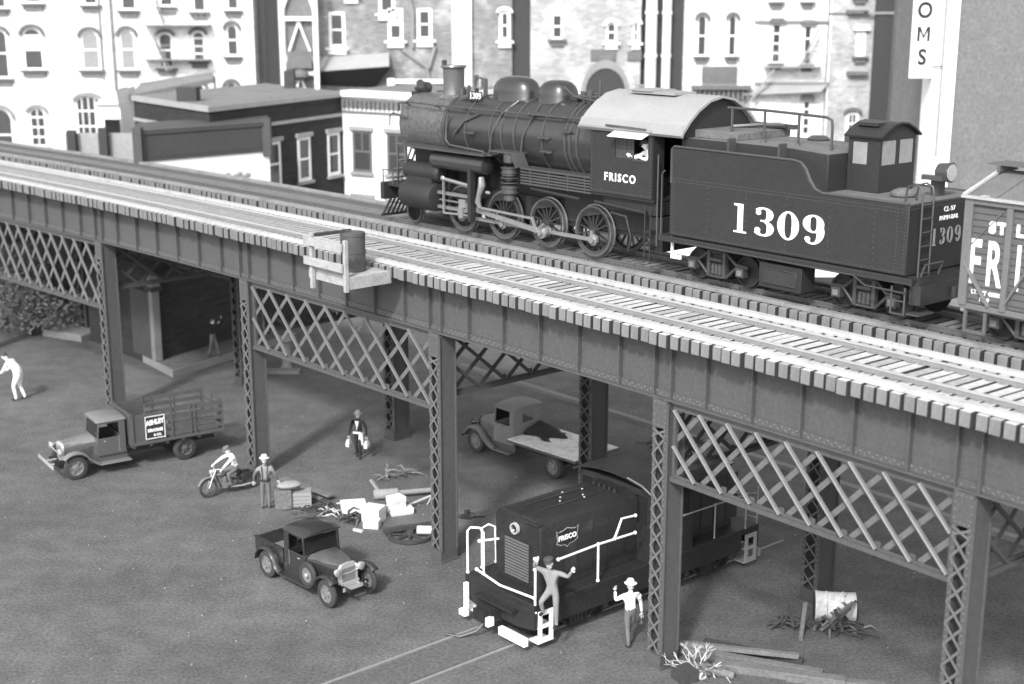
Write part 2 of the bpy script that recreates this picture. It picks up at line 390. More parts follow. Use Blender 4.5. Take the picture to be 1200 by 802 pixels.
# ------------------------------------------------------------------ the viaduct
via = thing('railway_viaduct', 'long curved steel viaduct of plate girders on latticed columns', 'railway bridge', place(0, 0, 0))
CS = [-71.0, -62.6, -49.6, -39.4, -29.2, -20.35, -12.1, -4.1]       # bents
GB, GT = 6.98, 8.42
deck = MB(); sweep(deck, S0, S1, .95, 6.75, 8.06, 8.30); deck.build('deck_plate', 'trim_grey', via)  # unseen underside kept pale to bounce light into the shade below
b = MB()
for i in range(60):
    s = -4 - i*1.25; b.T = frame(s, 0, 0); b.bx(-.09, .09, .72, 6.9, 7.45, 8.05)
b.T = None; tag(b.build('floor_beams', 'steel_dark', via))
def girder(s0, s1, off, sgn, m):
    b = MB()
    sweep(b, s0, s1, off, off+.03*sgn, GB+.04, GT-.04, 1.4)                     # web
    f0, f1 = off-.16, off+.19
    sweep(b, s0, s1, f0, f1, GB, GB+.045, 1.4); sweep(b, s0, s1, f0, f1, GT-.045, GT-.002, 1.4)
    o1 = off-.012 if sgn > 0 else off+.012
    sweep(b, s0, s1, o1, o1-.035*sgn, GB+.047, GB+.21, 1.4); sweep(b, s0, s1, o1, o1-.035*sgn, GT-.2, GT-.047, 1.4)
    b.k = 0
    n = max(2, round((s1-s0)/1.47)); ss = [s0+(s1-s0)*i/n for i in range(1, n)]
    for s in ss + [s0+.27, s1-.27]:
        b.T = frame(s, off, 0)
        b.bx(-.02, .02, -.145*sgn, -.002*sgn, GB+.046, GT-.046); b.bx(-.065, .02, -.06*sgn, -.05*sgn, GB+.22, GT-.21)
    b.T = None
    if sgn > 0:
        b.k = 1; s = s0+.1; k = 0
        while s < s1-.1:
            T, N = heading(s); q = P(s, off-.049, GB+(.155 if k % 2 else .095)); b.rivet(q, -N, .024); s += .105; k += 1
        for s in ss:
            for j in range(10): 
                T, N = heading(s); b.rivet(P(s-.04, off-.064, GB+.28+j*.098), -N, .018)
    return b.build('plate_girder', [m, 'steel_light'], via)
b0 = S0
for i in range(len(CS)-1):
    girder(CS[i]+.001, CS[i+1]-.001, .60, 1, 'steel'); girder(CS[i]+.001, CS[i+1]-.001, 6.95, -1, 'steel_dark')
girder(CS[-1]+.001, S1, .60, 1, 'steel')

def column(s, off, m, lace, W=.23, D=.6):
    root = bpy.data.objects.new('column', None); COL.objects.link(root); root.parent = via; root.matrix_local = frame(s, off, 0)
    b = MB()
    for sx in (-1, 1):
        b.bx(sx*W, sx*(W-.03), .0, D, .36, GB-.002)
        for y in (0, D-.03): b.bx(sx*(W-.032), sx*(W-.11), y, y+.03, .36, GB-.002)
    b.bx(-W-.06, W+.06, -.05, D+.05, 0, .06); b.bx(-W-.003, W+.003, -.012, D+.012, .061, .37)
    b.bx(-W-.004, W+.004, -.014, -.001, 6.28, GB-.002); b.bx(-W-.004, W+.004, D+.001, D+.014, 6.28, GB-.002)
    # flange edge along the outer side faces
    b.bx(W+.001, W+.05, -.004, .03, .37, 6.9); b.bx(W+.001, W+.05, D-.03, D+.004, .37, 6.3)
    # curved bracket at head
    b.prism([(D, 6.2), (D, GB-.003), (D+.55, GB-.003), (D+.2, 6.75)], -.05, .05, 'x')
    b.k = 1
    for sx in (-1, 1):
        z = .5
        while z < 6.9: b.rivet((sx*(W-.045), -.002 if z < 6.28 else -.015, z), (0, -1, 0), .02); z += .16
    for j in range(4): b.rivet((-.15+.1*j, -.015, 6.34), (0, -1, 0), .02); b.rivet((-.15+.1*j, -.015, 6.9), (0, -1, 0), .02)
    b.build('shaft', [m, 'steel_light'], root)
    b = MB(); b2 = MB(); z = .42; p = .47; i = 0
    while z < 6.15:
        z2 = min(z+p, 6.24)
        b.bar((-W+.03, -.012, z), (W-.03, -.012, z2), .022, .052, (0, -1, 0)) if False else None
        for sx in (-1, 1):
            y = -.014 if sx < 0 else -.034
            b.bar((sx*(W-.03), y, z), (-sx*(W-.03), y, z2), .055, .014, (0, -1, 0))
            b2.bar((sx*(W-.03), D-y, z), (-sx*(W-.03), D-y, z2), .055, .014, (0, -1, 0))
        z += p
    b.build('lacing', lace, root); b2.build('lacing', lace, root)
    return root
for i, s in enumerate(CS):
    column(s, .425, 'steel', 'steel_light')
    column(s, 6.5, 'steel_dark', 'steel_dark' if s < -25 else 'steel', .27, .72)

def lattice(p, q, zt, zb, w, m, mb, n, nrm, parent=via, tw=.1):
    """panel between two ground points p,q (Vectors), n crossings"""
    b = MB(); d = q-p; L_ = d.length; ang = atan2(d.y, d.x); b.T = Matrix.Translation((p.x, p.y, 0)) @ Matrix.Rotation(ang, 4, 'Z')
    h = zt-zb
    b.bx(0, L_, -.11, .11, zt-.07, zt-.001); b.bx(0, L_, -.1, .1, zb, zb+.05); b.bx(0, L_, -.055, -.02, zb+.051, zb+.17); b.bx(0, L_, -.055, -.02, zt-.2, zt-.071)
    for x in (0.0, L_-.1): b.bx(x, x+.1, -.05, .05, zb+.171, zt-.201)
    pit = L_/n; z0 = zb+.13; z1 = zt-.14; run = pit*1.92; run2 = pit*1.92
    b.bx(0, L_, -.121, -.101, zb-.005, zb+.11)
    def clip(x0, x1, y, mm, fwd, thick):
        def zz(x): return z1 + (z0-z1)*(x-x0)/(x1-x0)
        lo, hi = .06, L_-.06
        xa = min(max(x0, lo), hi); xc = min(max(x1, lo), hi)
        if abs(xa-xc) < .1: return
        b.k = mm
        if fwd:
            b.bar((xa, y, zz(xa)), (xc, y, zz(xc)), thick, .04, (0, -1, 0)); b.k = 2
            b.tube([(xa, y-.035, zz(xa)), (xc, y-.035, zz(xc))], thick*.36, 6)
        else: b.bar((xa, y, zz(xa)), (xc, y, zz(xc)), thick, .02, (0, -1, 0))
    k = -4
    while k <= n+4:
        x = k*pit
        clip(x, x+run, -.075, 1, True, tw); clip(x, x-run2, .03, 3, False, tw*1.35); k += 1
    b.k = 0
    for k in range(0, n+1):
        x = min(max(k*pit, .15), L_-.15); b.bx(x-.1, x+.1, -.019, .012, z1-.12, zt-.072)
        xb = k*pit+run
        if .1 < xb < L_-.1: b.bx(xb-.07, xb+.07, -.019, .012, zb+.052, zb+.28)
    return b.build('lattice_panel', [m, mb, 'steel_bright' if mb == 'steel_bright' else ('steel_light' if mb == 'steel_light' else m), 'steel_light' if mb != m else m], parent)  # lighter steel on the diagonals puts their highlights into the colour
def pan(i, j, off, zb, n, m, mb, tw=.095, dy=0.42):
    lattice(P(CS[i]+.27, off+dy), P(CS[j]-.27, off+dy), GB-.01, zb, .1, m, mb, n, None, via, tw)
pan(1, 2, .22, 4.25, 13, 'steel', 'steel_light'); pan(3, 4, .22, 4.62, 9, 'steel', 'steel_light'); pan(5, 6, .22, 4.98, 9, 'steel', 'steel_bright')
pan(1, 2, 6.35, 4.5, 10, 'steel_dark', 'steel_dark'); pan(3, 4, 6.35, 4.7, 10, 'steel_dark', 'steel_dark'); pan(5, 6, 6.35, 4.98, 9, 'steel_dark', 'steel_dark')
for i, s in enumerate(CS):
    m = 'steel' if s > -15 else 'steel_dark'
    lattice(P(s, 1.05), P(s, 6.33), GB-.01, 5.0, .1, m, m, 5, None, via, .1)

# refuge platform with railing
pf = bpy.data.objects.new('refuge_platform', None); COL.objects.link(pf); pf.parent = via; pf.matrix_local = frame(-32.05, 0, ZT-.14)
b = MB()
for j in range(6): b.bx(-.65, 1.32, -1.42+j*.245, -1.42+j*.245+.235, -.06, 0)
b.bx(1.325, 1.40, -1.44, .05, -.36, .0); b.bx(-.65, 1.32, -1.42, -1.36, -.3, -.062); b.bx(-.65, -.55, -1.3, .02, -.3, -.062); b.bx(-.05, .1, -1.34, .02, -.3, -.062)
b.build('decking', 'wood_light', pf, bevel=.008)
for x in (-.32, 1.36):
    b = MB(); b.bx(x-.06, x+.06, -1.56, -1.445, -.42 if x > 0 else -.55, 1.06); b.build('post', 'wood_light', pf, bevel=.008)
for z in (.78, .2):
    b = MB(); b.bar((-.55, -1.62, z+.07), (1.35, -1.62, z+.07), .07, .24); b.build('handrail', 'wood_light', pf, bevel=.008)
b = MB(); b.bx(-.4, -.3, -1.44, -.1, .95, 1.03); b.build('side_rail', 'wood_dark', pf)
# barrel on the platform
def barrel(name, label, mtx, r, h, m, hoops=3, group=None, open_top=True, bulge=0.0, mh=None):
    t = thing(name, label, 'barrel', mtx, group)
    prof = [(r*(1+bulge*(1-((i/8-.5)*2)**2)), h*i/8) for i in range(9)]
    if open_top: prof += [(r*.93, h), (r*.92, h*.8)]
    MB().lathe(prof, (0,0,0), n=22).build('shell', m, t)
    for k in range(hoops):
        z = h*(.06+.88*k/max(1, hoops-1)); rr = r*(1+bulge*(1-((z/h-.5)*2)**2))
        MB().lathe([(rr+.002, z-.025), (rr+.018, z-.02), (rr+.018, z+.02), (rr+.002, z+.025)], (0,0,0), n=22).build('hoop', mh or m, t)
    return t
barrel('fire_barrel', 'dark upright water barrel standing on the timber refuge platform', frame(-32.05, -.72, ZT-.138) @ Matrix.Translation((.62, 0, 0)), .36, 1.12, 'barrel')

exec_parts = []
# ------------------------------------------------------------------ steam locomotive (x towards the tender, near side is -y)
def sub(name, parent, loc=(0,0,0)):
    o = bpy.data.objects.new(name, None); COL.objects.link(o); o.parent = parent; o.location = loc; return o
RT = 8.915
eng = thing('steam_locomotive', 'black steam locomotive with tall smokestack and white-roofed cab on the far viaduct track', 'locomotive', frame(-30.76, 5.75, RT-.035))
def ringpts(x, r, cy, cz, a0, a1, n=16): return [(x, cy+r*cos(radians(a0+(a1-a0)*i/n)), cz+r*sin(radians(a0+(a1-a0)*i/n))) for i in range(n+1)]
BZ = 3.28
b = MB(); b.lathe([(1.06,-3.32),(1.08,-1),(1.12,.8),(1.17,2.6),(1.17,4.0)], (0,0,BZ), (1,0,0), 40); b.build('boiler', 'loco', eng)
b = MB(); b.lathe([(.35,-5.86),(.8,-5.8),(.98,-5.66),(1.0,-5.55),(1.0,-3.36),(1.07,-3.36),(1.07,-3.30)], (0,0,BZ), (1,0,0), 40); b.build('smokebox', 'smokebox', eng)
for x, r in ((-3.2,1.075),(-2.1,1.085),(-.9,1.095),(-.35,1.105),(.25,1.13),(1.55,1.16),(2.55,1.185),(2.75,1.185),(3.05,1.19)):
    b = MB(); b.lathe([(r,-.035),(r+.016,-.03),(r+.016,.03),(r,.035)], (x,0,BZ), (1,0,0), 40); b.build('boiler_band', 'loco_edge', eng)
b = MB(); b.lathe([(.52,-.06),(.42,.0),(.36,.06),(.345,.2),(.36,.86),(.37,.9),(.42,.92),(.435,.96),(.42,1.0),(.36,1.0),(.33,.7)], (-3.95,0,4.22), n=28); b.build('smokestack', 'stackm', eng)
b = MB(); b.bx(-4.48,-4.38,-.08,.06,5.1,5.36); b.tube([(-4.42,-.02,4.3),(-4.42,-.02,5.2)], .025); b.build('stack_pipe', 'loco_edge', eng)
def dome(x, hx, hy, h, name):
    b = MB(); n = 28; secs = []
    for k, (f, z) in enumerate([(1.26,-.12),(1.06,.0),(1,.1),(.99,.42),(.95,.6),(.86,.76),(.7,.88),(.45,.96),(.15,.985)]):
        secs.append([(x+hx*f*math.copysign(abs(cos(2*pi*j/n))**.72, cos(2*pi*j/n)), hy*f*math.copysign(abs(sin(2*pi*j/n))**.72, sin(2*pi*j/n)), 4.18+z*h) for j in range(n)])
    b.loft(secs); return b.build(name, 'loco', eng)
dome(-.85, .86, .50, .84, 'sand_dome'); dome(1.02, .60, .52, .80, 'steam_dome')
MB().tube([(-.2,-.5,4.3),(-.5,-.95,3.9),(-.75,-1.12,3.3),(-.85,-1.14,2.7)], .03).build('boiler_pipe', 'loco_edge', eng)
MB().tube([(.9,-.6,4.25),(1.0,-1.0,3.95),(.7,-1.15,3.3),(.62,-1.15,2.8)], .035).build('boiler_pipe', 'loco_edge', eng)
MB().tube([(-2.95,-1.08,3.75),(-3.0,-1.1,3.3),(-3.0,-1.12,2.95),(-2.8,-1.14,2.8),(-1.1,-1.16,2.72),(-1.0,-1.2,2.4)], .035).build('boiler_pipe', 'loco_edge', eng)
MB().tube([(-1.5,-.98,3.85),(-2.1,-1.08,3.6),(-2.6,-1.14,3.15)], .03).build('boiler_pipe', 'loco_edge', eng)
MB().tube([(1.6,-.3,4.8),(2.2,-.45,4.55),(3.6,-.6,4.45)], .03).build('boiler_pipe', 'loco_edge', eng)
MB().tube([(-5.2,.3,4.3),(-4.5,.2,4.35)], .03).build('boiler_pipe', 'loco_edge', eng)
b = MB(); b.tube([(-5.75,-.9,3.72),(-5.6,-1.02,3.95),(-5.2,-.98,4.02),(-3.4,-1.06,4.0),(0,-1.12,4.0),(3.9,-1.15,4.0)], .028)
for x in (-5.2,-3.6,-2.2,-.6,.9,2.4): b.tube([(x,-.85,3.9),(x,-1.05-.02*(x>0),4.0)], .025); b.ell((x,-1.07-.02*(x>0),4.0), (.05,.05,.05), 6)
b.tube([(-5.95,-1.15,3.2),(-6.0,-1.1,3.55),(-5.8,-1.1,3.62),(-5.1,-1.07,3.5)], .03)
b.build('boiler_handrail', 'loco_edge', eng)
b = MB(); b.bx(-2.35,-1.75,-.72,-.66,4.22,4.5); b.build('number_plate', 'loco', eng)
number_1309('number_plate_lettering', .2, .72, Matrix.Translation((-2.0,-.725,4.37)) @ FACE_Y, 'decal', eng, 1.0, .17)
b = MB(); b.lathe([(.02,.3),(.09,.28),(.13,.15),(.15,.03),(.2,0)], (-2.55,-.05,4.55), n=14); b.bx(-2.8,-2.75,-.1,.05,4.2,4.95); b.bx(-2.35,-2.3,-.1,.05,4.2,4.85); b.bar((-2.78,-.03,4.9),(-2.32,-.03,4.85),.05,.05)
b.build('bell', 'stackm', eng)
b = MB(); b.cyl((-3.1,-.35,4.25),(-3.1,-.35,4.55),.1,10); b.cyl((-2.9,-.5,4.2),(-2.5,-.5,4.32),.11,10); b.ell((-3.2,-.1,4.35),(.16,.16,.16),8); b.cyl((-3.3,.1,4.2),(-3.3,.1,4.6),.05,8)
b.build('generator', 'loco_edge', eng)
b = MB(); b.lathe([(.05,-.32),(.2,-.26),(.22,.1),(.26,.14)], (-5.6,0,4.42), (-1,0,0), 16); b.bx(-5.85,-5.35,-.1,.1,4.0,4.2); b.bx(-5.82,-5.5,-.32,-.12,3.7,4.3)
b.build('headlight', 'loco', eng)
# safety valves and turret by the cab
b = MB()
for k in range(11):
    x = 2.15+k*.13; y = random.uniform(-.4,.35); h = random.uniform(.16,.36); b.cyl((x,y,4.35),(x,y,4.42+h),random.uniform(.03,.07),8)
b.tube([(2.9,-.1,4.4),(2.9,-.1,5.05)], .035); b.tube([(2.0,-.35,4.55),(3.7,-.35,4.6)], .04); b.tube([(2.2,.2,4.6),(3.7,.25,4.62)], .04); b.ell((2.1,0,4.5),(.14,.3,.12),8)
b.build('safety_valves', 'loco_edge', eng)
b = MB(); b.bx(.7,3.3,-.98,-.7,3.98,4.06); b.build('boiler_step', 'loco_edge', eng)
for x, z in ((-1.75,3.25),(1.7,3.35),(1.8,2.95),(2.6,3.6)):
    b = MB(); b.bx(x-.18,x+.12,-1.3,-1.1,z,z+.045); b.ell((x+.1,-1.2,z),(.14,.1,.05),8); b.build('boiler_check', 'loco_edge', eng)
# running boards
b = MB(); b.bx(-5.3,-.75,-1.48,-.85,2.62,2.68); b.bx(-.4,.75,-1.48,-.95,2.80,2.86); b.bx(.95,3.95,-1.48,-1.0,2.40,2.46); b.bar((.74,-1.4,2.84),(.96,-1.4,2.44),.5,.05)
b.bx(-.62,-.42,-1.45,-1.0,2.66,2.70); b.bx(-5.3,3.95,.9,1.48,2.55,2.6); b.build('running_board', 'loco_edge', eng)
b = MB()
for k in range(5):
    z = 2.32-.085*k; b.tube([(.95,-1.44,z),(3.95,-1.44,z)], .03)
for x in (1.4,2.2,3.0,3.7): b.bx(x-.02,x+.02,-1.475,-1.40,1.95,2.39)
b.build('cooling_pipes', 'loco_edge', eng)
b = MB(); b.lathe([(.1,-1.35),(.27,-1.28),(.29,-1.1),(.29,1.1),(.27,1.28),(.1,1.35)], (-2.25,-1.12,2.28), (1,0,0), 20); b.build('air_tank', 'loco', eng)
b = MB()
for z0, r in ((1.35,.2),(1.55,.26),(1.95,.16),(2.1,.25),(2.5,.2)): b.lathe([(r*.8,0),(r,.04),(r,.26),(r*.8,.3)], (.3,-1.3,z0), n=14)
for k in range(6): b.lathe([(.2,0),(.29,.01),(.29,.03),(.2,.04)], (.3,-1.3,1.6+.15*k), n=14)
b.build('air_pump', 'loco_edge', eng)
# lower body
b = MB(); b.bx(-5.4,5.9,-.55,-.42,.75,1.45); b.bx(-5.4,5.9,.42,.55,.75,1.45); b.bx(-5.1,-3.3,-.75,.75,.8,2.6); b.bx(2.0,5.8,-.62,.62,.9,2.5); b.bx(-3.3,2.0,-.35,.35,1.2,2.5)
b.build('frame', 'loco_dull', eng)
for sy in (-1, 1):
    c = sub('cylinder', eng)
    b = MB(); b.lathe([(.3,-.86),(.44,-.82),(.47,-.7),(.47,.7),(.44,.8),(.3,.84)], (-4.2,sy*1.12,1.05), (1,0,0), 22); b.lathe([(.2,-.9),(.3,-.82),(.3,.82),(.2,.9)], (-4.2,sy*1.05,1.82), (1,0,0), 18); b.bx(-4.85,-3.55,sy*.7,sy*1.3,1.2,1.8)
    b.build('cylinder_block', 'loco_dull', c)
wheelroot = []
def driver(x, sy, parent):
    w = sub('driving_wheel', parent, (x, sy*.74, .76))
    b = MB(); b.lathe([(.60,-.07*sy),(.60,.05*sy),(.70,.07*sy),(.70,-.07*sy),(.60,-.07*sy)], (0,0,0), (0,1,0), 36, cap=False)
    b.lathe([(.70,.075),(.735,.075),(.735,-.04),(.80,-.05),(.80,-.075),(.70,-.075)] if sy < 0 else [(.70,-.075),(.735,-.075),(.735,.04),(.80,.05),(.80,.075),(.70,.075)], (0,0,0), (0,-1,0), 36) if False else None
    b.build('wheel_rim', 'loco', w)
    b = MB(); b.lathe([(.69,.07*sy),(.745,.07*sy),(.75,-.05*sy),(.79,-.06*sy),(.79,-.09*sy),(.69,-.09*sy)], (0,0,0), (0,1,0), 40, cap=False); b.build('tyre', 'tread', w)
    b = MB()
    for k in range(15):
        a = 2*pi*k/15; b.bar((.1*cos(a),.01*sy,.1*sin(a)),(.62*cos(a),0,.62*sin(a)),.05,.05,(0,1,0))
    b.lathe([(.15,-.08),(.17,.0),(.15,.1)], (0,0,0), (0,sy,0), 16)
    b.prism([(.6*cos(radians(a)), .6*sin(radians(a))) for a in range(60,150,10)], .02*sy, .06*sy, 'y'); b.build('spokes', 'loco', w)
    b = MB(); b.cyl((0,0,0),(0,-sy*.7,0),.09,10); b.build('axle', 'loco_dull', w)
    return w
AX = (-2.56,-.58,1.41,3.40)
for x in AX:
    for sy in (-1, 1): driver(x, sy, eng)
PX, PZ = .15, .54
def rod(b, p, q, h, t): 
    b.bar(p, q, t, h)
b = MB(); rod(b, (AX[0]+PX,-.93,PZ), (AX[3]+PX,-.93,PZ), .11, .06)
for x in AX: b.lathe([(.17,0),(.17,.09),(.1,.1),(.1,.16),(.04,.16)], (x+PX,-.89,PZ), (0,-1,0), 14)
b.bx(AX[3]+PX-.1,AX[3]+PX+.0,-.99,-.91,PZ+.15,PZ+.27); b.build('side_rod', 'chrome', eng)
b = MB(); rod(b, (-1.95,-1.13,.92), (AX[2]+PX,-1.13,PZ), .15, .07); b.lathe([(.2,0),(.2,.1),(.1,.13),(.1,.18)], (AX[2]+PX,-1.07,PZ), (0,-1,0), 14); b.lathe([(.12,0),(.12,.1)], (-1.95,-1.08,.92), (0,-1,0), 12)
b.build('main_rod', 'chrome', eng)
b = MB(); b.bar((-1.2,-1.25,.98),(1.25,-1.25,.93),.04,.07); b.bar((1.25,-1.26,.97),(1.45,-1.26,.52),.05,.1); b.tube([(1.45,-1.2,.55),(1.7,-1.22,.8)], .05)
b.build('eccentric_rod', 'chrome', eng)
b = MB(); b.bar((-3.4,-1.15,1.24),(-1.62,-1.15,1.24),.12,.1); b.bar((-3.4,-1.15,.78),(-1.62,-1.15,.78),.12,.1); b.bar((-3.4,-1.12,1.0),(-2.3,-1.12,1.0),.05,.05)
b.build('guide_bars', 'steel_bright', eng)
b = MB(); b.bx(-2.25,-1.92,-1.24,-1.04,.88,1.13); b.bx(-2.2,-2.0,-1.3,-1.2,.55,.9); b.bx(-2.4,-1.8,-1.24,-1.2,.63,.68); b.build('crosshead', 'chrome', eng)
b = MB(); b.bar((-2.95,-1.28,1.75),(-2.95,-1.28,.62),.05,.07,(0,1,0)); b.tube([(-3.0,-1.28,1.72),(-1.7,-1.28,1.62)], .06); b.ell((-2.97,-1.3,1.73),(.1,.06,.09),8); b.bar((-2.98,-1.28,.62),(-2.1,-1.28,.66),.05,.06)
b.build('combination_lever', 'chrome', eng)
b = MB(); b.bx(-1.62,-1.46,-1.40,-1.2,.5,2.2); b.bx(-1.62,-1.56,-1.2,-.5,1.2,2.2); b.build('guide_yoke', 'loco_dull', eng)
b = MB(); b.tube([(-1.05,-1.3,1.95),(-1.0,-1.32,1.7),(-1.12,-1.34,1.4),(-1.22,-1.3,1.15),(-1.15,-1.28,.98)], [.09,.12,.08,.1,.06], 8); b.ell((-.75,-1.3,1.5),(.12,.06,.06),8); b.build('reversing_link', 'chrome', eng)
for sy in (-1, 1):
    w = sub('leading_wheel', eng, (-5.15, sy*.74, .40)); b = MB(); b.lathe([(.1,-.06),(.33,-.06),(.33,.05),(.38,.06),(.38,-.06)], (0,0,0), (0,sy,0), 26); b.build('wheel_disc', 'loco_dull', w)
    b = MB(); b.lathe([(.36,.065),(.395,.065),(.40,-.05),(.44,-.06),(.44,-.09),(.36,-.09)], (0,0,0), (0,sy,0), 30, cap=False); b.build('tyre', 'tread', w)
b = MB(); b.bx(-6.15,-5.95,-1.45,1.45,.75,1.32); b.bx(-5.95,-5.0,-1.3,1.3,1.2,1.3); b.bx(-6.2,-6.151,-.5,.5,.8,1.2)
for k in range(13):
    y = -1.15+k*.19; b.bar((-6.1,y*.9,.74),(-6.45,y,.14),.05,.06)
b.bx(-6.5,-6.42,-1.2,1.2,.1,.17); b.build('pilot', 'loco_dull', eng)
b = MB()
for y in (-.75,-.5,.5,.75): b.tube([(-5.95,y,1.32),(-5.35,y*.8,2.75)], .04)
b.build('smokebox_brace', 'chrome', eng)
b = MB(); b.tube([(-6.05,-1.4,1.32),(-6.05,-1.4,1.75),(-5.5,-1.4,1.75),(-5.5,-1.4,1.3)], .025); b.tube([(-6.05,1.4,1.32),(-6.05,1.4,1.75),(-5.5,1.4,1.75)], .025); b.tube([(-5.6,-1.1,1.3),(-5.6,-1.1,2.62)], .04); b.tube([(-5.0,-1.2,1.3),(-5.0,-1.2,2.62)], .04)
for k in range(3): b.bx(-5.7+.2*k,-5.45+.2*k,-1.4,-.9,1.5+.3*k,1.54+.3*k)
b.build('pilot_step', 'loco_edge', eng)
# cab
cab = sub('cab', eng)
b = MB(); x0, x1 = 3.96, 6.30
# near side wall with a window opening
def sidewall(b, y, ye):
    b.bx(x0,4.93,y,ye,2.06,3.88); b.bx(6.16,x1,y,ye,2.06,3.88); b.bx(4.931,6.159,y,ye,2.06,3.10); b.bx(4.931,6.159,y,ye,3.72,3.88)
sidewall(b, -1.5, -1.46); sidewall(b, 1.46, 1.5)
b.prism([(-1.459,2.06),(1.459,2.06),(1.459,3.9),(.9,4.5),(0,4.75),(-.9,4.5),(-1.459,3.9)], x0, x0+.04, 'x'); b.bx(x0,6.35,-1.45,1.45,1.98,2.05)
b.bx(5.2,5.9,.5,1.1,2.06,2.7)
b.k = 1
for z in (2.12, 3.83):
    x = x0+.06
    while x < x1: b.rivet((x,-1.502,z),(0,-1,0),.016); x += .09
for xx in (x0+.05, x1-.05):
    z = 2.15
    while z < 3.8: b.rivet((xx,-1.502,z),(0,-1,0),.016); z += .09
b.build('cab_wall', ['tender','loco_edge'], cab)
for y0, y1 in ((-1.5,-1.05),(1.05,1.5)): b = MB(); b.bx(6.31,6.34,y0,y1,2.06,3.9); b.build('cab_rear_post', 'loco_dull', cab)
b = MB(); rp = [(-1.62,3.86),(-1.56,3.98),(-1.3,4.25),(-.95,4.52),(-.5,4.75),(0,4.84),(.5,4.75),(.95,4.52),(1.3,4.25),(1.56,3.98),(1.62,3.86)]
ip = [(y*.965,z-.06) for y, z in rp]
secs = [[(x,y,z) for y, z in rp+ip[::-1]] for x in (3.55,7.45)]
b.loft(secs); b.build('cab_roof', 'cabroof', cab, ang=35)
b = MB(); b.bx(3.6,6.4,-1.64,-1.52,3.88,3.93); b.add([(3.56,-1.63,3.87),(7.4,-1.63,3.87),(7.4,-1.47,4.13),(3.56,-1.47,4.13)], [(0,1,2,3)]); b.build('eave_strip', 'eave', cab)
b = MB(); b.prism([(y*.93,z-.07) for y, z in rp], 7.25, 7.30, 'x'); b.build('rear_roof_panel', 'loco_dull', cab)
b = MB(); b.bx(4.6,6.2,-.55,.35,4.80,4.87); b.bx(4.5,5.4,-.6,.4,4.871,4.90); b.bx(4.3,4.45,-.1,.1,4.84,5.0); b.build('roof_hatch', 'eave', cab)
b = MB(); b.add([(4.95,-1.51,3.86),(6.25,-1.51,3.86),(6.25,-1.86,3.72),(4.95,-1.86,3.72),(4.95,-1.51,3.84),(6.25,-1.51,3.84),(6.25,-1.86,3.70),(4.95,-1.86,3.70)], [(0,1,2,3),(7,6,5,4),(0,3,7,4),(1,5,6,2),(2,6,7,3)]); b.build('awning', 'white', cab)
b = MB(); b.tube([(4.7,-1.66,3.98),(6.2,-1.66,3.95)], .03); b.build('rain_gutter', 'loco_edge', cab)
w = sub('cab_window', cab)
b = MB()
for x in (4.95,5.27,5.56): b.bx(x,x+.05,-1.49,-1.46,3.10,3.72)
for z in (3.10,3.39,3.66): b.bx(4.95,5.61,-1.488,-1.462,z,z+.045)
b.bx(5.62,6.16,-1.53,-1.505,3.06,3.10); b.build('sash', 'loco_edge', w)
b = MB(); b.bx(4.96,5.58,-1.472,-1.466,3.12,3.70); b.build('pane', 'glass_mid', w)
text_part('cab_lettering', 'FRISCO', .31, Matrix.Translation((5.12,-1.507,2.53)) @ FACE_Y, 'decal', cab, .008, 1.32, .95)
b = MB(); b.bx(4.3,6.4,-1.3,1.3,1.6,1.95); b.bx(6.0,6.5,-1.2,1.2,.6,1.55); b.tube([(4.6,-1.3,1.5),(5.2,-1.3,1.45),(5.4,-1.3,.9),(5.3,-1.3,.5)], .04); b.tube([(4.0,-1.35,1.75),(6.0,-1.35,1.65)], .05); b.tube([(1.3,-1.35,1.85),(3.4,-1.35,1.75)], .05)
for k in range(3): b.bx(6.05,6.3,-1.5,-1.1,.35+.4*k,.39+.4*k)
b.tube([(6.1,-1.5,1.9),(6.1,-1.5,.3)], .02); b.tube([(6.3,-1.5,1.9),(6.3,-1.5,.3)], .02)
b.build('ashpan_and_steps', 'loco_dull', eng)
b = MB(); b.tube([(6.5,-1.45,3.3),(6.5,-1.45,.8)], .025); b.tube([(6.75,-1.45,2.9),(6.65,-1.45,2.8),(6.65,-1.45,1.0)], .025); b.build('grab_iron', 'loco_edge', eng)
b = MB(); b.bx(7.0,7.06,-1.42,-1.36,.55,1.35); b.bx(7.061,7.3,-1.42,-1.36,1.2,1.36); b.bx(7.061,7.35,-1.42,-1.36,.55,.66); b.build('step_bracket', 'white', eng)

# ------------------------------------------------------------------ tender
tn = thing('locomotive_tender', 'black tender lettered 1309 with oil bunker and small cabin behind the steam locomotive', 'tender', frame(-20.32, 5.75, RT-.035))
b = MB(); z0 = 1.2
prof = [(-3.55,z0),(3.92,z0),(3.92,2.84),(1.45,2.84),(1.22,2.92),(1.05,3.12),(.92,3.36),(.76,3.50),(.55,3.54),(-3.55,3.54)]
b.prism(prof, -1.5, 1.5, 'y'); b.build('tank', 'tender', tn, bevel=.025)
top = [(-3.52,2.6),(-3.52,3.5),(-3.42,3.58),(.55,3.57),(.78,3.53),(.95,3.38),(1.08,3.14),(1.24,2.94),(1.45,2.86),(3.9,2.86)]
b = MB()
for y in (-1.49,1.49): b.tube([(x,y,z) for x, z in top], .035, 8)
b.build('coping', 'loco_edge', tn)
b = MB()
def rl(x0,x1,z0_,z1_,step=.075,y=-1.502):
    L_ = hypot(x1-x0,z1_-z0_); n = int(L_/step)
    for i in range(n+1): b.rivet((x0+(x1-x0)*i/n, y, z0_+(z1_-z0_)*i/n), (0,-1,0), .014)
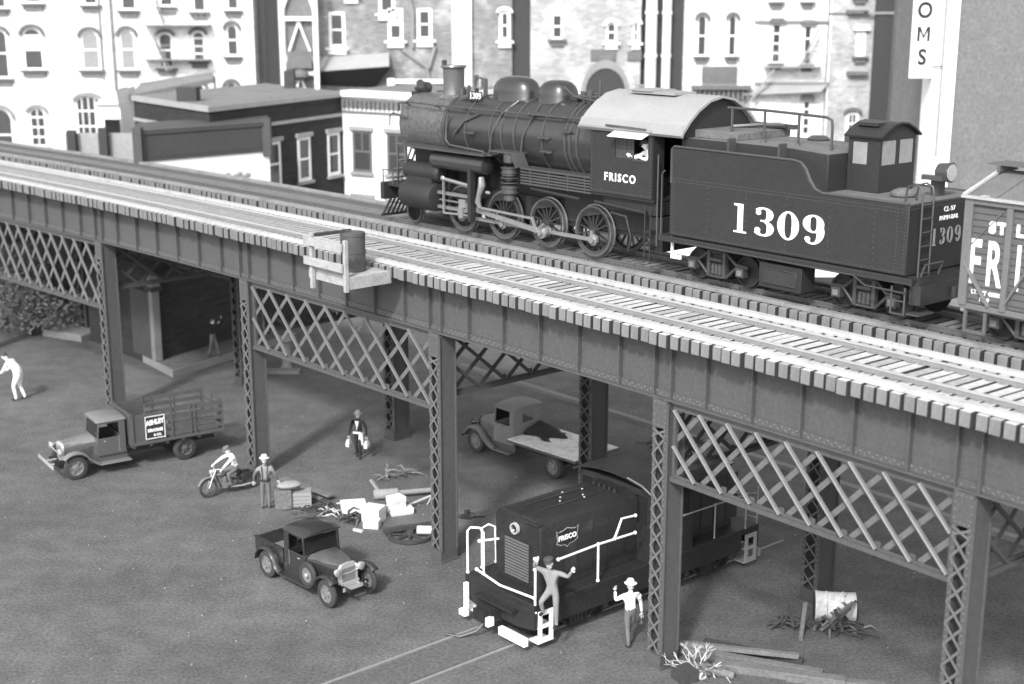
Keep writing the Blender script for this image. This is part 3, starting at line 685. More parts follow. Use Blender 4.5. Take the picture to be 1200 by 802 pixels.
rl(-3.5,3.85,2.74,2.74); rl(-3.5,3.85,2.66,2.66); rl(-3.5,3.85,1.27,1.27); rl(-3.47,-3.47,1.3,3.4); rl(-3.4,-3.4,1.3,2.6)
for x in (-2.2,-.9,.4,1.7,3.0): rl(x,x,1.32,2.6,.13)
rl(3.62,3.62,1.3,2.8,.08); rl(3.84,3.84,1.3,2.8,.08)
for k in range(34): b.rivet((3.922,-1.4+.085*k,2.74),(1,0,0),.014)
tag(b.build('rivets', 'loco_edge', tn), kind='stuff')
b = MB(); b.prism([(-3.46,3.5),(-3.46,3.78),(.2,3.80),(1.36,3.74),(1.36,2.85),(1.0,2.85)], -1.2, 1.2, 'y'); b.build('oil_bunker', 'tender', tn, bevel=.02)
b = MB(); b.add([(-3.4,-1.18,3.784),(.2,-1.18,3.805),(1.34,-1.18,3.745),(1.34,1.18,3.745),(.2,1.18,3.805),(-3.4,1.18,3.784)], [(0,1,4,5),(1,2,3,4)]); b.bx(1.42,3.88,-1.46,1.46,2.842,2.85); b.build('dusty_deck', 'dusty', tn)
b = MB(); b.bx(-3.65,-1.85,-.85,1.3,3.79,3.99); b.build('bunker_hatch', 'dusty', tn, bevel=.015)
b = MB(); b.bx(-2.9,-1.5,1.0,1.15,4.0,4.12); b.tube([(-3.0,.3,4.02),(-2.4,.8,4.08),(-1.7,.9,4.1)], .06); b.bx(.1,.25,1.05,1.2,3.8,4.0); b.lathe([(.28,0),(.3,.05),(.2,.12)], (-.6,.9,3.8), n=14); b.build('filler_pipe', 'loco_edge', tn)
for x in (-1.6, .05):
    b = MB(); b.bx(x-.03,x+.03,-1.47,-1.2,3.58,3.9); b.tube([(x,-1.45,3.9),(x,-1.2,3.9)], .03); b.build('lifting_eye', 'loco_edge', tn)
b = MB(); b.tube([(-2.45,-.55,4.6),(-1.2,-.55,4.61),(.1,-.55,4.58),(.75,-.55,4.56),(.9,-.55,4.5),(.93,-.55,4.35),(.93,-.55,3.76)], .035, 8)
for x in (-2.3,-1.2,-.1): b.tube([(x,-.55,3.8),(x,-.55,4.6)], .035, 8); b.lathe([(.08,0),(.05,.05)], (x,-.55,3.8), n=8)
b.build('deck_handrail', 'loco_edge', tn)
dg = sub('doghouse', tn)
X0, X1, Y0, Y1 = 1.40, 2.32, -.5, .92
b = MB(); b.bx(X0,X1,Y0,Y0+.04,2.86,3.5); b.bx(X0,1.52,Y0,Y0+.04,3.5,4.25); b.bx(1.95,X1,Y0,Y0+.04,3.5,4.25); b.bx(1.521,1.949,Y0,Y0+.04,4.05,4.25)
b.bx(X1-.04,X1,Y0+.041,Y1,2.86,3.5); b.bx(X1-.04,X1,Y0+.041,-.42,3.5,4.1); b.bx(X1-.04,X1,.15,.28,3.501,4.1); b.bx(X1-.04,X1,.84,Y1,3.501,4.1)
b.prism([(Y0+.041,4.101),(Y1,4.101),(Y1,4.25),(.6,4.42),(.2,4.46),(-.2,4.42),(Y0+.041,4.25)], X1-.04, X1, 'x')
b.bx(X0,X0+.04,Y0+.041,Y1-.041,2.86,4.2); b.bx(X0,X1-.041,Y1-.04,Y1,2.86,4.2); b.build('doghouse_wall', 'tender', dg)
b = MB(); rr = [(Y0-.1,4.2),(-.35,4.36),(-.05,4.49),(.21,4.52),(.47,4.49),(.77,4.36),(Y1+.1,4.2)]; b.loft([[(x,y,z) for y, z in rr+[(y*.98,z-.045) for y, z in rr[::-1]]] for x in (X0-.08,X1+.1)]); b.bx(1.5,2.1,-.35,.05,4.42,4.5); b.build('doghouse_roof', 'tender', dg)
for (a_, c_, kind) in ((1.53,1.94,'s'),(-.41,.14,'r'),(.29,.83,'r')):
    w = MB()
    if kind == 's': w.bx(a_,c_,Y0+.015,Y0+.025,3.51,4.04)
    else: w.bx(X1-.025,X1-.015,a_,c_,3.51,4.09)
    wn = w.build('doghouse_window', 'glass_grey', dg)
number_1309('tender_number', .74, .735, Matrix.Translation((.1,-1.508,1.95)) @ FACE_Y, 'decal', tn, 1.42, .21)
number_1309('rear_number', .40, .80, Matrix.Translation((3.926,.02,2.0)) @ FACE_X, 'decal_dim', tn, 1.0)
text_part('rear_small_lettering', 'CL-97', .17, Matrix.Translation((3.926,.1,2.62)) @ FACE_X, 'decal', tn, .0, 1.1)
text_part('rear_small_lettering', 'RUMN-BAIL', .15, Matrix.Translation((3.926,.1,2.42)) @ FACE_X, 'decal', tn, .0, 1.0)
b = MB()
for y in (-1.15,-.72): b.tube([(4.02,y,.7),(4.02,y,3.05),(3.98,y,3.2),(3.8,y,3.28),(3.6,y,3.2),(3.55,y,2.86)], .025)
for k in range(7): b.tube([(4.02,-1.15,.9+.32*k),(4.02,-.72,.9+.32*k)], .02)
b.build('ladder', 'loco_edge', tn)
b = MB(); b.lathe([(.26,0),(.3,.04),(.3,.1),(.22,.16),(.1,.2)], (3.0,-.45,2.852), n=18); b.build('filler_hatch', 'dusty', tn)
lp = sub('backup_lamp', tn); b = MB(); b.lathe([(.06,-.3),(.2,-.2),(.24,.12)], (3.62,.35,3.42), (1,0,0), 18); b.bx(3.3,3.5,.2,.5,2.85,3.3); b.bx(3.2,3.75,-.05,.15,3.25,3.36); b.build('lamp_case', 'loco_edge', lp)
b = MB(); b.lathe([(.2,0),(.2,.012)], (3.75,.35,3.42), (1,0,0), 18); b.build('lens', 'silver', lp)
b = MB(); b.bx(-3.9,4.2,-1.35,1.35,.98,1.19); b.bx(-3.9,4.15,-1.56,-1.36,1.12,1.18); b.bx(-3.9,4.15,-1.545,-1.525,1.02,1.119); b.bx(4.0,4.3,-1.4,1.4,.55,1.0)
b.tube([(-2.9,-1.56,1.06),(2.55,-1.58,1.04),(2.9,-1.58,.85),(4.0,-1.58,.83)], .025); b.build('frame_beam', 'loco', tn)
b = MB(); b.bx(-.4,.95,-1.48,-.95,.3,.93); b.k = 1; b.bx(-.25,.8,-1.50,-1.481,.42,.8); b.bx(-.25,.8,-1.52,-1.501,.78,.82); b.bx(-.25,.8,-1.52,-1.501,.42,.45); b.build('tool_box', ['loco_dull','loco'], tn, bevel=.01)
b = MB(); b.bx(4.0,4.35,-1.5,-.9,.32,.36); b.build('foot_plate', 'loco_edge', tn); b = MB(); b.bx(4.1,4.4,-.15,.15,.6,.85); b.build('rear_coupler', 'loco_edge', tn); b = MB(); b.tube([(4.2,-1.3,1.2),(4.3,-1.3,1.5),(4.3,-.6,1.5),(4.2,-.6,1.2)], .025); b.build('grab_iron', 'loco_edge', tn); b = MB(); b.bx(3.6,4.0,-1.57,-1.53,.3,.34); b.tube([(3.62,-1.55,.95),(3.62,-1.55,.3)], .025); b.tube([(3.98,-1.55,.95),(3.98,-1.55,.3)], .025); b.tube([(3.62,-1.55,.62),(3.98,-1.55,.62)], .02)
b.build('rear_steps', 'loco_edge', tn)
b = MB(); b.bx(-4.9,-3.6,-.4,.4,.75,.95); b.build('drawbar', 'loco_dull', tn)
def bogie(parent, cx, wb, m, mj):
    t = sub('bogie', parent, (cx, 0, 0))
    for x in (-wb/2, wb/2):
        for sy in (-1, 1):
            w = MB(); w.lathe([(.08,.05),(.33,.02),(.34,.06),(.41,.06),(.42,-.04),(.455,-.05),(.455,-.08),(.1,-.08)], (x,sy*.74,.42), (0,sy,0), 24); w.build('wheel', 'loco_dull', t)
        a = MB(); a.cyl((x,-.8,.42),(x,.8,.42),.07,8); a.build('axle', 'loco_dull', t)
    for sy in (-1, 1):
        f = MB(); y = sy*1.02
        f.tube([(-wb/2-.2,y,.56),(-wb/2+.15,y,.56),(-.3,y,.2),(.3,y,.2),(wb/2-.15,y,.56),(wb/2+.2,y,.56)], .04); f.tube([(-wb/2-.2,y,.58),(-wb/2+.2,y,.6),(-.3,y,.86),(.3,y,.86),(wb/2-.2,y,.6),(wb/2+.2,y,.58)], .045)
        f.bx(-.32,-.22,y-.07,y+.07,.2,.88); f.bx(.22,.32,y-.07,y+.07,.2,.88); f.bx(-.2,.2,y-.09,y+.09,.62,.7)
        for k in (-.12,.0,.12): f.lathe([(.05,0),(.07,.06),(.05,.12),(.07,.18),(.05,.24),(.07,.3)], (k,y-sy*-.03,.26), n=8)
        f.build('side_frame', m, t)
        for x in (-wb/2, wb/2):
            j = MB(); j.bx(x-.13,x+.13,y-.1,y+.1,.32,.56); j.build('axle_box', m, t)
            j = MB(); j.bx(x-.08,x+.08,y+sy*.101,y+sy*.12,.36,.5); j.build('axle_box_lid', mj, t)
    f = MB(); f.bx(-.2,.2,-1.0,1.0,.5,.8); f.build('bolster', 'loco_dull', t)
    return t
bogie(tn, -2.2, 1.68, 'loco_edge', 'rim'); bogie(tn, 2.52, 1.6, 'loco_edge', 'rim')

# ------------------------------------------------------------------ boxcar
bc = thing('boxcar', 'grey single-sheathed boxcar with white lettering coupled behind the tender', 'boxcar', frame(-10.66, 5.75, RT-.035))
bx0, bx1 = -4.48, 7.6
b = MB(); b.bx(bx0,bx1,-1.36,1.36,.85,3.2); b.prism([(-1.36,3.201),(0,3.62),(1.36,3.201)], bx0, bx1, 'x')
b.k = 1
for k in range(15): b.bx(bx0+.08,bx1-.08,-1.385,-1.361,.95+.147*k,.95+.147*k+.132)
b.build('body', ['boxcar','boxcar'], bc, bevel=.008)
b = MB(); yy0, yy1 = -1.47, -1.386
b.bx(bx0-.03,bx0+.17,yy0,yy1,.8,3.2)
for x in (-3.40,-2.1,-.75,1.3,2.9,4.5,6.1): b.bx(x-.07,x+.07,yy0,yy1,.8,3.05)
b.bx(bx0,bx1,-1.46,-1.387,3.055,3.19); b.bx(bx0,bx1,-1.44,-1.387,.72,.85)
b.bar((-4.4,-1.43,1.95),(-3.62,-1.43,.86),.07,.09,(0,-1,0)) if False else None
b.bar((-3.57,-1.40,2.98),(-4.35,-1.40,2.12),.02,.05,(0,-1,0)); b.bar((-4.42,-1.43,1.72),(-3.75,-1.43,.84),.06,.10,(0,-1,0)); b.bar((-3.4,-1.43,.9),(-2.2,-1.43,3.0),.05,.09,(0,-1,0))
b.bar((-2.0,-1.43,.9),(-.85,-1.43,3.0),.05,.09,(0,-1,0)); b.build('side_framing', 'boxcar_hi', bc, bevel=.008)
b = MB(); b.add([(bx0-.08,-1.5,3.2),(bx1,-1.5,3.2),(bx1,0,3.68),(bx0-.08,0,3.68)], [(0,1,2,3)]); b.add([(bx0-.08,1.5,3.2),(bx1,1.5,3.2),(bx1,0,3.68),(bx0-.08,0,3.68)], [(0,3,2,1)])
for k in range(9):
    x = bx0+.7+k*1.35; b.bar((x,-1.48,3.225),(x,-.02,3.695),.05,.05)
b.build('roof', 'boxroof', bc)
b = MB(); b.bx(bx0-.1,bx1,-1.53,-1.42,3.18,3.235); b.bar((bx0-.05,-1.5,3.24),(bx0-.05,-.1,3.7),.09,.05)
for k in range(8): b.bx(-4.1+k*1.35,-3.95+k*1.35,-1.54,-1.4,3.236,3.27)
b.build('roof_edge', 'roofedge', bc)
b = MB()
for k in range(3): b.bx(bx0-.25,bx1,-.36+.25*k,-.36+.25*k+.23,3.80,3.84)
for k in range(9): b.bx(-4.5+k*1.35,-4.42+k*1.35,-.36,.36,3.66,3.80)
b.build('roof_walk', 'boxcar', bc)
for ch, x in (('S',-3.83),('T',-3.60),('L',-3.17)): text_part('small_lettering', ch, .33, Matrix.Translation((x,-1.392,2.58)) @ FACE_Y, 'decal', bc, .022, 1, 1.0)
for ch, x in (('F',-4.20),('R',-3.73),('I',-3.14),('S',-2.55),('C',-1.6),('O',-.2)): text_part('large_lettering', ch, 1.38, Matrix.Translation((x,-1.392,1.74)) @ FACE_Y, 'decal', bc, .028, 1, .47)
text_part('weight_lettering', 'LT.WT 46000', .13, Matrix.Translation((-3.86,-1.392,1.12)) @ FACE_Y, 'decal', bc, .004)
text_part('weight_lettering', '1109', .13, Matrix.Translation((-3.9,-1.392,.97)) @ FACE_Y, 'decal', bc, .004)
b = MB(); b.bx(bx0+.1,bx1,-1.2,1.2,.62,.80); b.bx(-4.35,-4.28,-1.44,-1.38,.25,.7); b.bx(-3.85,-3.78,-1.44,-1.38,.25,.7); b.bx(-4.35,-3.78,-1.44,-1.38,.2,.26); b.build('underframe', 'boxcar', bc)
b = MB(); b.bx(-4.95,-4.5,-.12,.12,.62,.86); b.bx(-4.62,-4.5,-.3,.3,.5,.95); b.bx(-4.56,-4.44,-1.25,-.95,.6,1.0); b.build('coupler', 'silver', bc)
bogie(bc, -2.95, 1.66, 'loco_edge', 'boxcar_hi'); bogie(bc, 5.6, 1.66, 'loco_edge', 'boxcar_hi')
# ------------------------------------------------------------------ people
BONES = [('pelvis','waist'),('waist','chest'),('chest','neck'),('neck','head0'),
 ('chest','shL'),('shL','elL'),('elL','haL'),('chest','shR'),('shR','elR'),('elR','haR'),
 ('pelvis','hiL'),('hiL','knL'),('knL','anL'),('anL','toL'),('pelvis','hiR'),('hiR','knR'),('knR','anR'),('anR','toR')]
RAD = dict(pelvis=.15,waist=.135,chest=.165,neck=.062,head0=.06,shL=.078,shR=.078,elL=.05,elR=.05,haL=.036,haR=.036,hiL=.1,hiR=.1,knL=.066,knR=.066,anL=.046,anR=.046,toL=.04,toR=.04)
BASE = dict(pelvis=(0,0,.95),waist=(0,0,1.1),chest=(0,0,1.30),neck=(.0,0,1.47),head0=(.01,0,1.54),
 shL=(0,.19,1.40),elL=(-.02,.27,1.14),haL=(.05,.28,.90),shR=(0,-.19,1.40),elR=(-.02,-.27,1.14),haR=(.05,-.28,.90),
 hiL=(0,.09,.90),knL=(.03,.1,.5),anL=(0,.11,.09),toL=(.16,.13,.045),hiR=(0,-.09,.90),knR=(.03,-.1,.5),anR=(0,-.11,.09),toR=(.16,-.13,.045))
def person(label, mtx, pose, shirt, pants, sleeve=None, skin='skin', hat='fedora', hatm='cloth_light', shoe='cloth_dark', look=(1,0,0), coat=None, group=None):
    J = {k: Vector(v) for k, v in BASE.items()}; J.update({k: Vector(v) for k, v in pose.items()})
    t = thing('person', label, 'person', mtx, group)
    names = list(J); me = bpy.data.meshes.new('p'); me.from_pydata([J[n] for n in names], [(names.index(a), names.index(b_)) for a, b_ in BONES], [])
    o = bpy.data.objects.new('p', me); COL.objects.link(o)
    md = o.modifiers.new('s', 'SKIN'); md.branch_smoothing = .4
    for i, n in enumerate(names):
        r = RAD[n]*((1.12 if coat is True else coat) if coat and n in ('chest','waist','pelvis','hiL','hiR') else 1); sv = me.skin_vertices[0].data[i]
        sv.radius = (r*(1.0 if n in ('pelvis','waist','chest') else 1), r*(.78 if n in ('pelvis','waist','chest') else 1)); sv.use_root = (n == 'pelvis')
    o.modifiers.new('u', 'SUBSURF').levels = 2
    dg = bpy.context.evaluated_depsgraph_get(); m2 = bpy.data.meshes.new_from_object(o.evaluated_get(dg))
    vs = [tuple(v.co) for v in m2.vertices]; fs = [tuple(p.vertices) for p in m2.polygons]
    bpy.data.objects.remove(o)
    SL = sleeve or shirt
    mats = [shirt, pants, skin, shoe, SL, 'cloth_dark']
    def seg(p, a, c):
        d = c-a; u = max(0, min(1, (p-a).dot(d)/max(1e-6, d.length_squared))); return (p-(a+d*u)).length
    mi = {('pelvis','waist'):0,('waist','chest'):0,('chest','neck'):0,('neck','head0'):2,('chest','shL'):0,('shL','elL'):4,('elL','haL'):4,('chest','shR'):0,('shR','elR'):4,('elR','haR'):4,
          ('anL','toL'):3,('anR','toR'):3}
    b = MB()
    idx = []
    for f in fs:
        c = sum((Vector(vs[i]) for i in f), Vector())/len(f)
        best = min(BONES, key=lambda e: seg(c, J[e[0]], J[e[1]])/((RAD[e[0]]+RAD[e[1]])/2))
        k = mi.get(best, 1)
        if best[0] == 'pelvis': k = 1
        idx.append(k)
    b.add(vs, fs); b.i = idx
    # head with face
    look = Vector(look).normalized(); H = J['head0'] + Vector((0,0,.0)); side = look.cross(Vector((0,0,1))).normalized(); up = side.cross(look)
    up = (J['head0']-J['neck']).normalized()*.5+up*.5; up.normalize(); side = look.cross(up).normalized(); fw = up.cross(side)
    R = Matrix((fw, -side, up)).transposed(); hc = H + up*.10; b.k = 2
    b.ell(hc, (.102,.082,.125), 14, R)
    b.ell(hc+R@Vector((.02,0,-.07)), (.07,.06,.06), 10, R)
    b.prism([(0,0),(0,0),(0,0)], 0, 0, 'x') if False else None
    b.ell(hc+R@Vector((.105,0,-.015)), (.022,.014,.028), 6, R)
    for s_ in (-1, 1): b.ell(hc+R@Vector((.0,s_*.084,-.01)), (.022,.012,.032), 6, R)
    b.k = 5
    for s_ in (-1, 1): b.ell(hc+R@Vector((.092,s_*.034,.012)), (.012,.016,.009), 6, R)
    b.ell(hc+R@Vector((.093,0,-.062)), (.01,.026,.006), 6, R)
    # hands: palm, four fingers, thumb
    b.k = 2
    for n, e, sg in (('haL','elL',1),('haR','elR',-1)):
        d = (J[n]-J[e]).normalized(); a = d.cross(Vector((1,0,.2))).normalized(); c = d.cross(a); w = J[n]
        b.ell(w+d*.055, (.045,.018,.05), 8, Matrix((a, c, d)).transposed())
        for q in range(4):
            ln = (.062,.072,.068,.052)[q]; p0 = w+d*.09+a*(-.03+.02*q); p1 = p0+d*ln*.5+c*.008; p2 = p0+d*ln*.8+c*.03
            b.tube([p0,p1,p2], [.0095,.009,.007], 6)
        p0 = w+d*.03+a*(.042*sg); b.tube([p0, p0+d*.035+a*(.02*sg)+c*.01, p0+d*.06+a*(.018*sg)+c*.02], [.012,.01,.008], 6)
    b.build('body', mats, t, ang=80)
    if hat:
        h = MB(); c = hc+up*.075
        if hat == 'fedora': h.T = Matrix.Translation(c) @ R.to_4x4(); h.lathe([(.165,-.012),(.17,.0),(.105,.012),(.10,.07),(.085,.10),(.05,.09)], (0,0,0), n=18, sx=1.05, sy=.92)
        else: h.T = Matrix.Translation(c) @ R.to_4x4(); h.lathe([(.112,-.02),(.118,.02),(.115,.055),(.07,.075)], (0,0,0), n=16); h.ell((.11,0,-.01),(.07,.075,.012),10)
        h.build('hat', hatm, t)
    else:
        h = MB(); h.T = Matrix.Translation(hc) @ R.to_4x4(); h.ell((-.018,0,.03),(.104,.092,.112),12); h.build('hair', 'cloth_mid', t)
    return t
def gpos(x, y, yaw, z=0, sc=1.0): return place(x, y, z, yaw) @ Matrix.Scale(sc, 4)

# camera sits at the origin looking along +y
toward = radians(-90)
p = person('person in a dark jacket walking under the viaduct with a bag in each hand', gpos(-5.54, 48.54, radians(-105)),
  dict(elL=(.02,.30,1.16),haL=(.08,.33,.86),elR=(-.02,-.3,1.16),haR=(.05,-.36,.84),knL=(.14,.1,.52),anL=(.1,.1,.1),toL=(.26,.1,.05),anR=(-.12,-.1,.12),toR=(.02,-.1,.05)),
  'cloth_dark','cloth_dark', hatm='cloth_light')
b = MB(); b.prism([(.165,1.44),(.185,1.12),(.17,1.10),(.15,1.44)], -.01, .01, 'y'); b.add([(.142,-.075,1.44),(.142,.075,1.44),(.172,.0,1.12)], [(0,1,2)]); b.bx(.1,.165,-.15,.15,.97,1.03); b.build('shirt_front', 'cloth_white', p)
b = MB(); b.prism([(-.02,.99),(.12,.99),(.14,.55),(-.04,.55)], .05, .19, 'y'); b.build('apron', 'cloth_white', p)
def bag(label, mtx):
    t = thing('hand_bag', label, 'bag', mtx); b = MB(); b.loft([[(-.17,-.06,0),(.17,-.06,0),(.17,.06,0),(-.17,.06,0)],[(-.15,-.07,.14),(.15,-.07,.14),(.15,.07,.14),(-.15,.07,.14)],[(-.09,-.03,.27),(.09,-.03,.27),(.09,.03,.27),(-.09,.03,.27)]]); b.build('pouch', 'cloth_white', t, bevel=.02)
    b = MB(); b.tube([(-.06,0,.27),(-.05,0,.36),(.05,0,.36),(.06,0,.27)], .012); b.build('handle', 'cloth_dark', t)
bag('white bag held in the hand on the left side of the walking jacketed person', gpos(-5.54, 48.54, radians(-105)) @ Matrix.Translation((.05,-.37,.45)))
bag('small white bag hanging from the other hand of the walking jacketed person', gpos(-5.54, 48.54, radians(-105)) @ Matrix.Translation((.09,.34,.46)))

p = person('person in a light hat and braces standing beside the crates with the back turned', gpos(-8.03, 43.34, radians(97), sc=1.03),
  dict(elL=(.0,.33,1.17),haL=(.10,.36,.92),elR=(-.02,-.33,1.16),haR=(.07,-.40,.94),anL=(0,.12,.09),anR=(0,-.1,.09)), 'cloth_light','cloth_grey', sleeve='cloth_grey', hatm='cloth_white')
b = MB()
for s_ in (-1, 1): b.tube([(-.135,s_*.08,1.0),(-.16,s_*.075,1.25),(-.13,s_*.09,1.42),(.02,s_*.10,1.455)], .014)
b.lathe([(.172,-.02),(.176,0),(.172,.02)], (0,0,.99), n=16, sx=.85, sy=1.0); b.build('braces', 'cloth_dark', p)

person('person in a white jacket and pale hat waving from the ground beside the switcher', gpos(3.04, 33.4, radians(112), sc=1.03),
  dict(shL=(.02,.2,1.41),elL=(.05,.40,1.30),haL=(.06,.40,1.55),elR=(.06,-.31,1.15),haR=(.05,-.34,.86),knL=(-.02,.08,.5),anL=(-.14,.1,.12),toL=(.0,.1,.05),knR=(.14,-.08,.52),anR=(.12,-.1,.09),toR=(.28,-.1,.05)),
  'cloth_white','cloth_grey', hatm='cloth_white', coat=True)
t = thing('lantern', 'small dark hand lantern held by the waving person in the white jacket', 'lantern', gpos(3.04, 33.4, radians(112)) @ Matrix.Translation((.06,-.36,.56)))
b = MB(); b.lathe([(.05,0),(.055,.03),(.04,.05),(.04,.13),(.05,.15),(.02,.19)], (0,0,0), n=12); b.build('globe', 'barrel', t); b = MB(); b.tube([(-.05,0,.15),(-.04,0,.27),(.04,0,.27),(.05,0,.15)], .008); b.build('bail', 'loco_edge', t)

person('person dressed in white bending forward at the left end of the yard', gpos(-20.45, 56.0, radians(170), sc=1.25),
  dict(pelvis=(-.14,0,.92),waist=(-.06,0,1.07),chest=(.12,0,1.24),neck=(.26,0,1.36),head0=(.31,0,1.41),shL=(.16,.19,1.32),elL=(.3,.24,1.06),haL=(.46,.18,.94),shR=(.16,-.19,1.32),elR=(.3,-.24,1.06),haR=(.46,-.18,.94),hiL=(-.12,.1,.88),hiR=(-.12,-.1,.88),knL=(.06,.12,.5),anL=(-.02,.14,.09),toL=(.14,.15,.05),knR=(-.02,-.12,.5),anR=(-.2,-.12,.1),toR=(-.04,-.13,.05)),
  'cloth_white','cloth_white', hat=None, skin='skin_pale', look=(1,0,-.5), coat=1.35)

person('person in a dark coat and light trousers on the loading platform with both arms raised', gpos(-13.55, 61.9, radians(-20), z=.32),
  dict(elL=(.25,.25,1.5),haL=(.36,.18,1.75),elR=(.25,-.25,1.45),haR=(.42,-.2,1.62),knL=(.12,.1,.5),anL=(.2,.1,.1),toL=(.34,.1,.05),knR=(-.06,-.1,.5),anR=(-.2,-.1,.12),toR=(-.06,-.1,.05)),
  'cloth_dark','cloth_grey', hat=None, skin='skin')

# ------------------------------------------------------------------ centre cab switcher
DH = atan2(.652, .758)
DM = place(-3.49, 31.37, 0, DH)       # x runs away from the camera, near side is -y
ds = thing('diesel_switcher', 'black centre-cab switcher with white handrails and steps emerging from under the viaduct', 'locomotive', DM)
F0, F1 = 4.15, 12.95
b = MB(); b.bx(F0,F1,-1.4,1.4,1.12,1.30); b.prism([(-1.4,.62),(-1.4,1.119),(1.4,1.119),(1.4,.62),(.75,.5),(-.75,.5)], F0+.001, F0+.1, 'x'); b.prism([(-1.4,.62),(-1.4,1.119),(1.4,1.119),(1.4,.62)], F1-.1, F1-.001, 'x')
b.bx(F0+.75,F1-.75,-1.39,-1.3,.62,1.119); b.bx(F0+.75,F1-.75,1.3,1.39,.62,1.119); b.bx(F0+1,F1-1,-.9,.9,.5,1.1)
b.build('frame', 'diesel', ds, bevel=.015)
def hood(x0, x1, nm, grille):
    h = sub(nm, ds); sec = [(-.9,1.301),(-.9,3.02),(-.8,3.16),(-.5,3.24),(.5,3.24),(.8,3.16),(.9,3.02),(.9,1.301)]
    b = MB(); f = 1 if grille else -1
    xa, xb = (x0, x1) if grille else (x1, x0)
    b.loft([[(xa,y*.985,z-.02*(z>2)) for y, z in sec],[(xa+.06*f,y,z) for y, z in sec],[(xb,y,z) for y, z in sec]]); b.build('hood_shell', 'diesel', h, bevel=.012)
    b = MB()
    b.bx(xa-.015*f,xa-.001*f,-.5,.5,1.42,2.52); b.k = 1
    for k in range(13): b.bx(xa-.045*f,xa-.016*f,-.47,.47,1.45+.083*k,1.45+.083*k+.05)
    b.build('radiator_grille', ['diesel','diesel_grille'], h)
    b = MB(); b.lathe([(.15,0),(.17,.03),(.155,.10),(.115,.10),(.115,.02)], (xa-.0,0.05,2.82), (-f,0,0), 20, cap=False); b.build('headlight', 'silver', h)
    b = MB(); b.lathe([(.113,0),(.113,.02)], (xa-.03*f,.05,2.82), (-f,0,0), 16); b.build('lens', 'glass', h)
    b = MB(); xm = (x0+x1)/2
    for y in (-.28,.28): b.bx(x0+.5,x1-.2,y-.03,y+.03,3.241,3.275)
    b.bx(xa-.07*f,xa+.1*f,-.86,-.3,3.12,3.17)
    for k in range(5): b.cyl((x1-.5,-.5+.2*k,3.2),(x1-.5,-.5+.2*k,3.34),.04,8)
    for k in range(4):
        for y in (-.902,.902): b.bx(x0+.3+k*.55,x0+.75+k*.55,min(y,y*1.01),max(y,y*1.01),1.5,2.9)
    b.build('hood_trim', 'loco', h)
    return h
h = hood(4.8, 8.35, 'hood', True); hood(10.1, 12.3, 'hood', False)
# pale glints of the worn roof hardware
b = MB()
for x, y in ((6.2,-.1),(6.4,.1),(6.7,.35),(6.9,-.3),(7.0,-.15),(7.3,.2)): b.ell((x,y,3.27),(.035,.035,.025),6)
b.build('roof_fitting', 'silver', ds)
cb = sub('cab', ds)
b = MB(); X0, X1 = 8.35, 10.1
b.bx(X0,X1,-1.36,1.36,1.301,2.35)
for x in (X0, X1-.1):
    for y0, y1 in ((-1.36,-1.26),(1.26,1.36),(-.06,.06)): b.bx(x,x+.1,y0,y1,2.351,3.15)
for y in (-1.36,1.27): b.bx(X0+.9,X0+1.2,y,y+.09,2.351,3.15)
b.bx(X0,X1,-1.36,1.36,3.151,3.34); b.build('cab_wall', 'diesel', cb)
b = MB(); rp = [(-1.55,3.34),(-1.2,3.50),(-.6,3.60),(0,3.63),(.6,3.60),(1.2,3.50),(1.55,3.34)]
b.loft([[(x,y,z) for y, z in rp+[(y*.97,z-.05) for y, z in rp[::-1]]] for x in (X0-.16,X1+.16)]); b.build('cab_roof', 'diesel', cb, ang=50)
b = MB(); b.tube([(X0-.17,-.65,3.61),(X0-.17,-1.2,3.52),(X0-.17,-1.55,3.36)], .026); b.build('drip_rail_highlight', 'rim', cb)  # pale tube on one half only, painting in the roof edge highlight
b = MB(); b.bx(X0+.04,X0+.05,-1.26,1.26,2.351,3.15); b.bx(X1-.05,X1-.04,-1.26,1.26,2.351,3.15); b.bx(X0+.1,X1-.1,-1.32,-1.31,2.351,3.15); b.bx(X0+.1,X1-.1,1.31,1.32,2.351,3.15); b.build('cab_glass', 'glass', cb)
# herald
b = MB(); hp = [(-.38,.30),(-.30,.24),(-.15,.27),(0,.33),(.15,.27),(.30,.24),(.38,.30),(.36,.12),(.33,0),(.37,-.14),(.22,-.22),(.08,-.24),(0,-.33),(-.08,-.24),(-.22,-.22),(-.37,-.14),(-.33,0),(-.36,.12)]
b.T = Matrix.Translation((5.72,-.914,2.62)) @ FACE_Y @ Matrix.Diagonal((1.05,.85,1,1)); b.prism(hp, 0, .004, 'z'); b.k = 1; b.prism([(x*.9,y*.88) for x, y in hp], .0045, .007, 'z'); b.build('herald', ['decal_dim','diesel'], ds)
text_part('herald_lettering', 'FRISCO', .185, Matrix.Translation((5.72,-.924,2.63)) @ FACE_Y, 'decal', ds, .008, 1.05)
def rails(name, lst, r=.032, m='white'):
    b = MB()
    for pts in lst: b.tube(pts, r, 8)
    for pts in lst:
        for q in (pts[0], pts[-1]): b.ell(q, (r*1.7,)*3, 8)
    return b.build(name, m, ds)
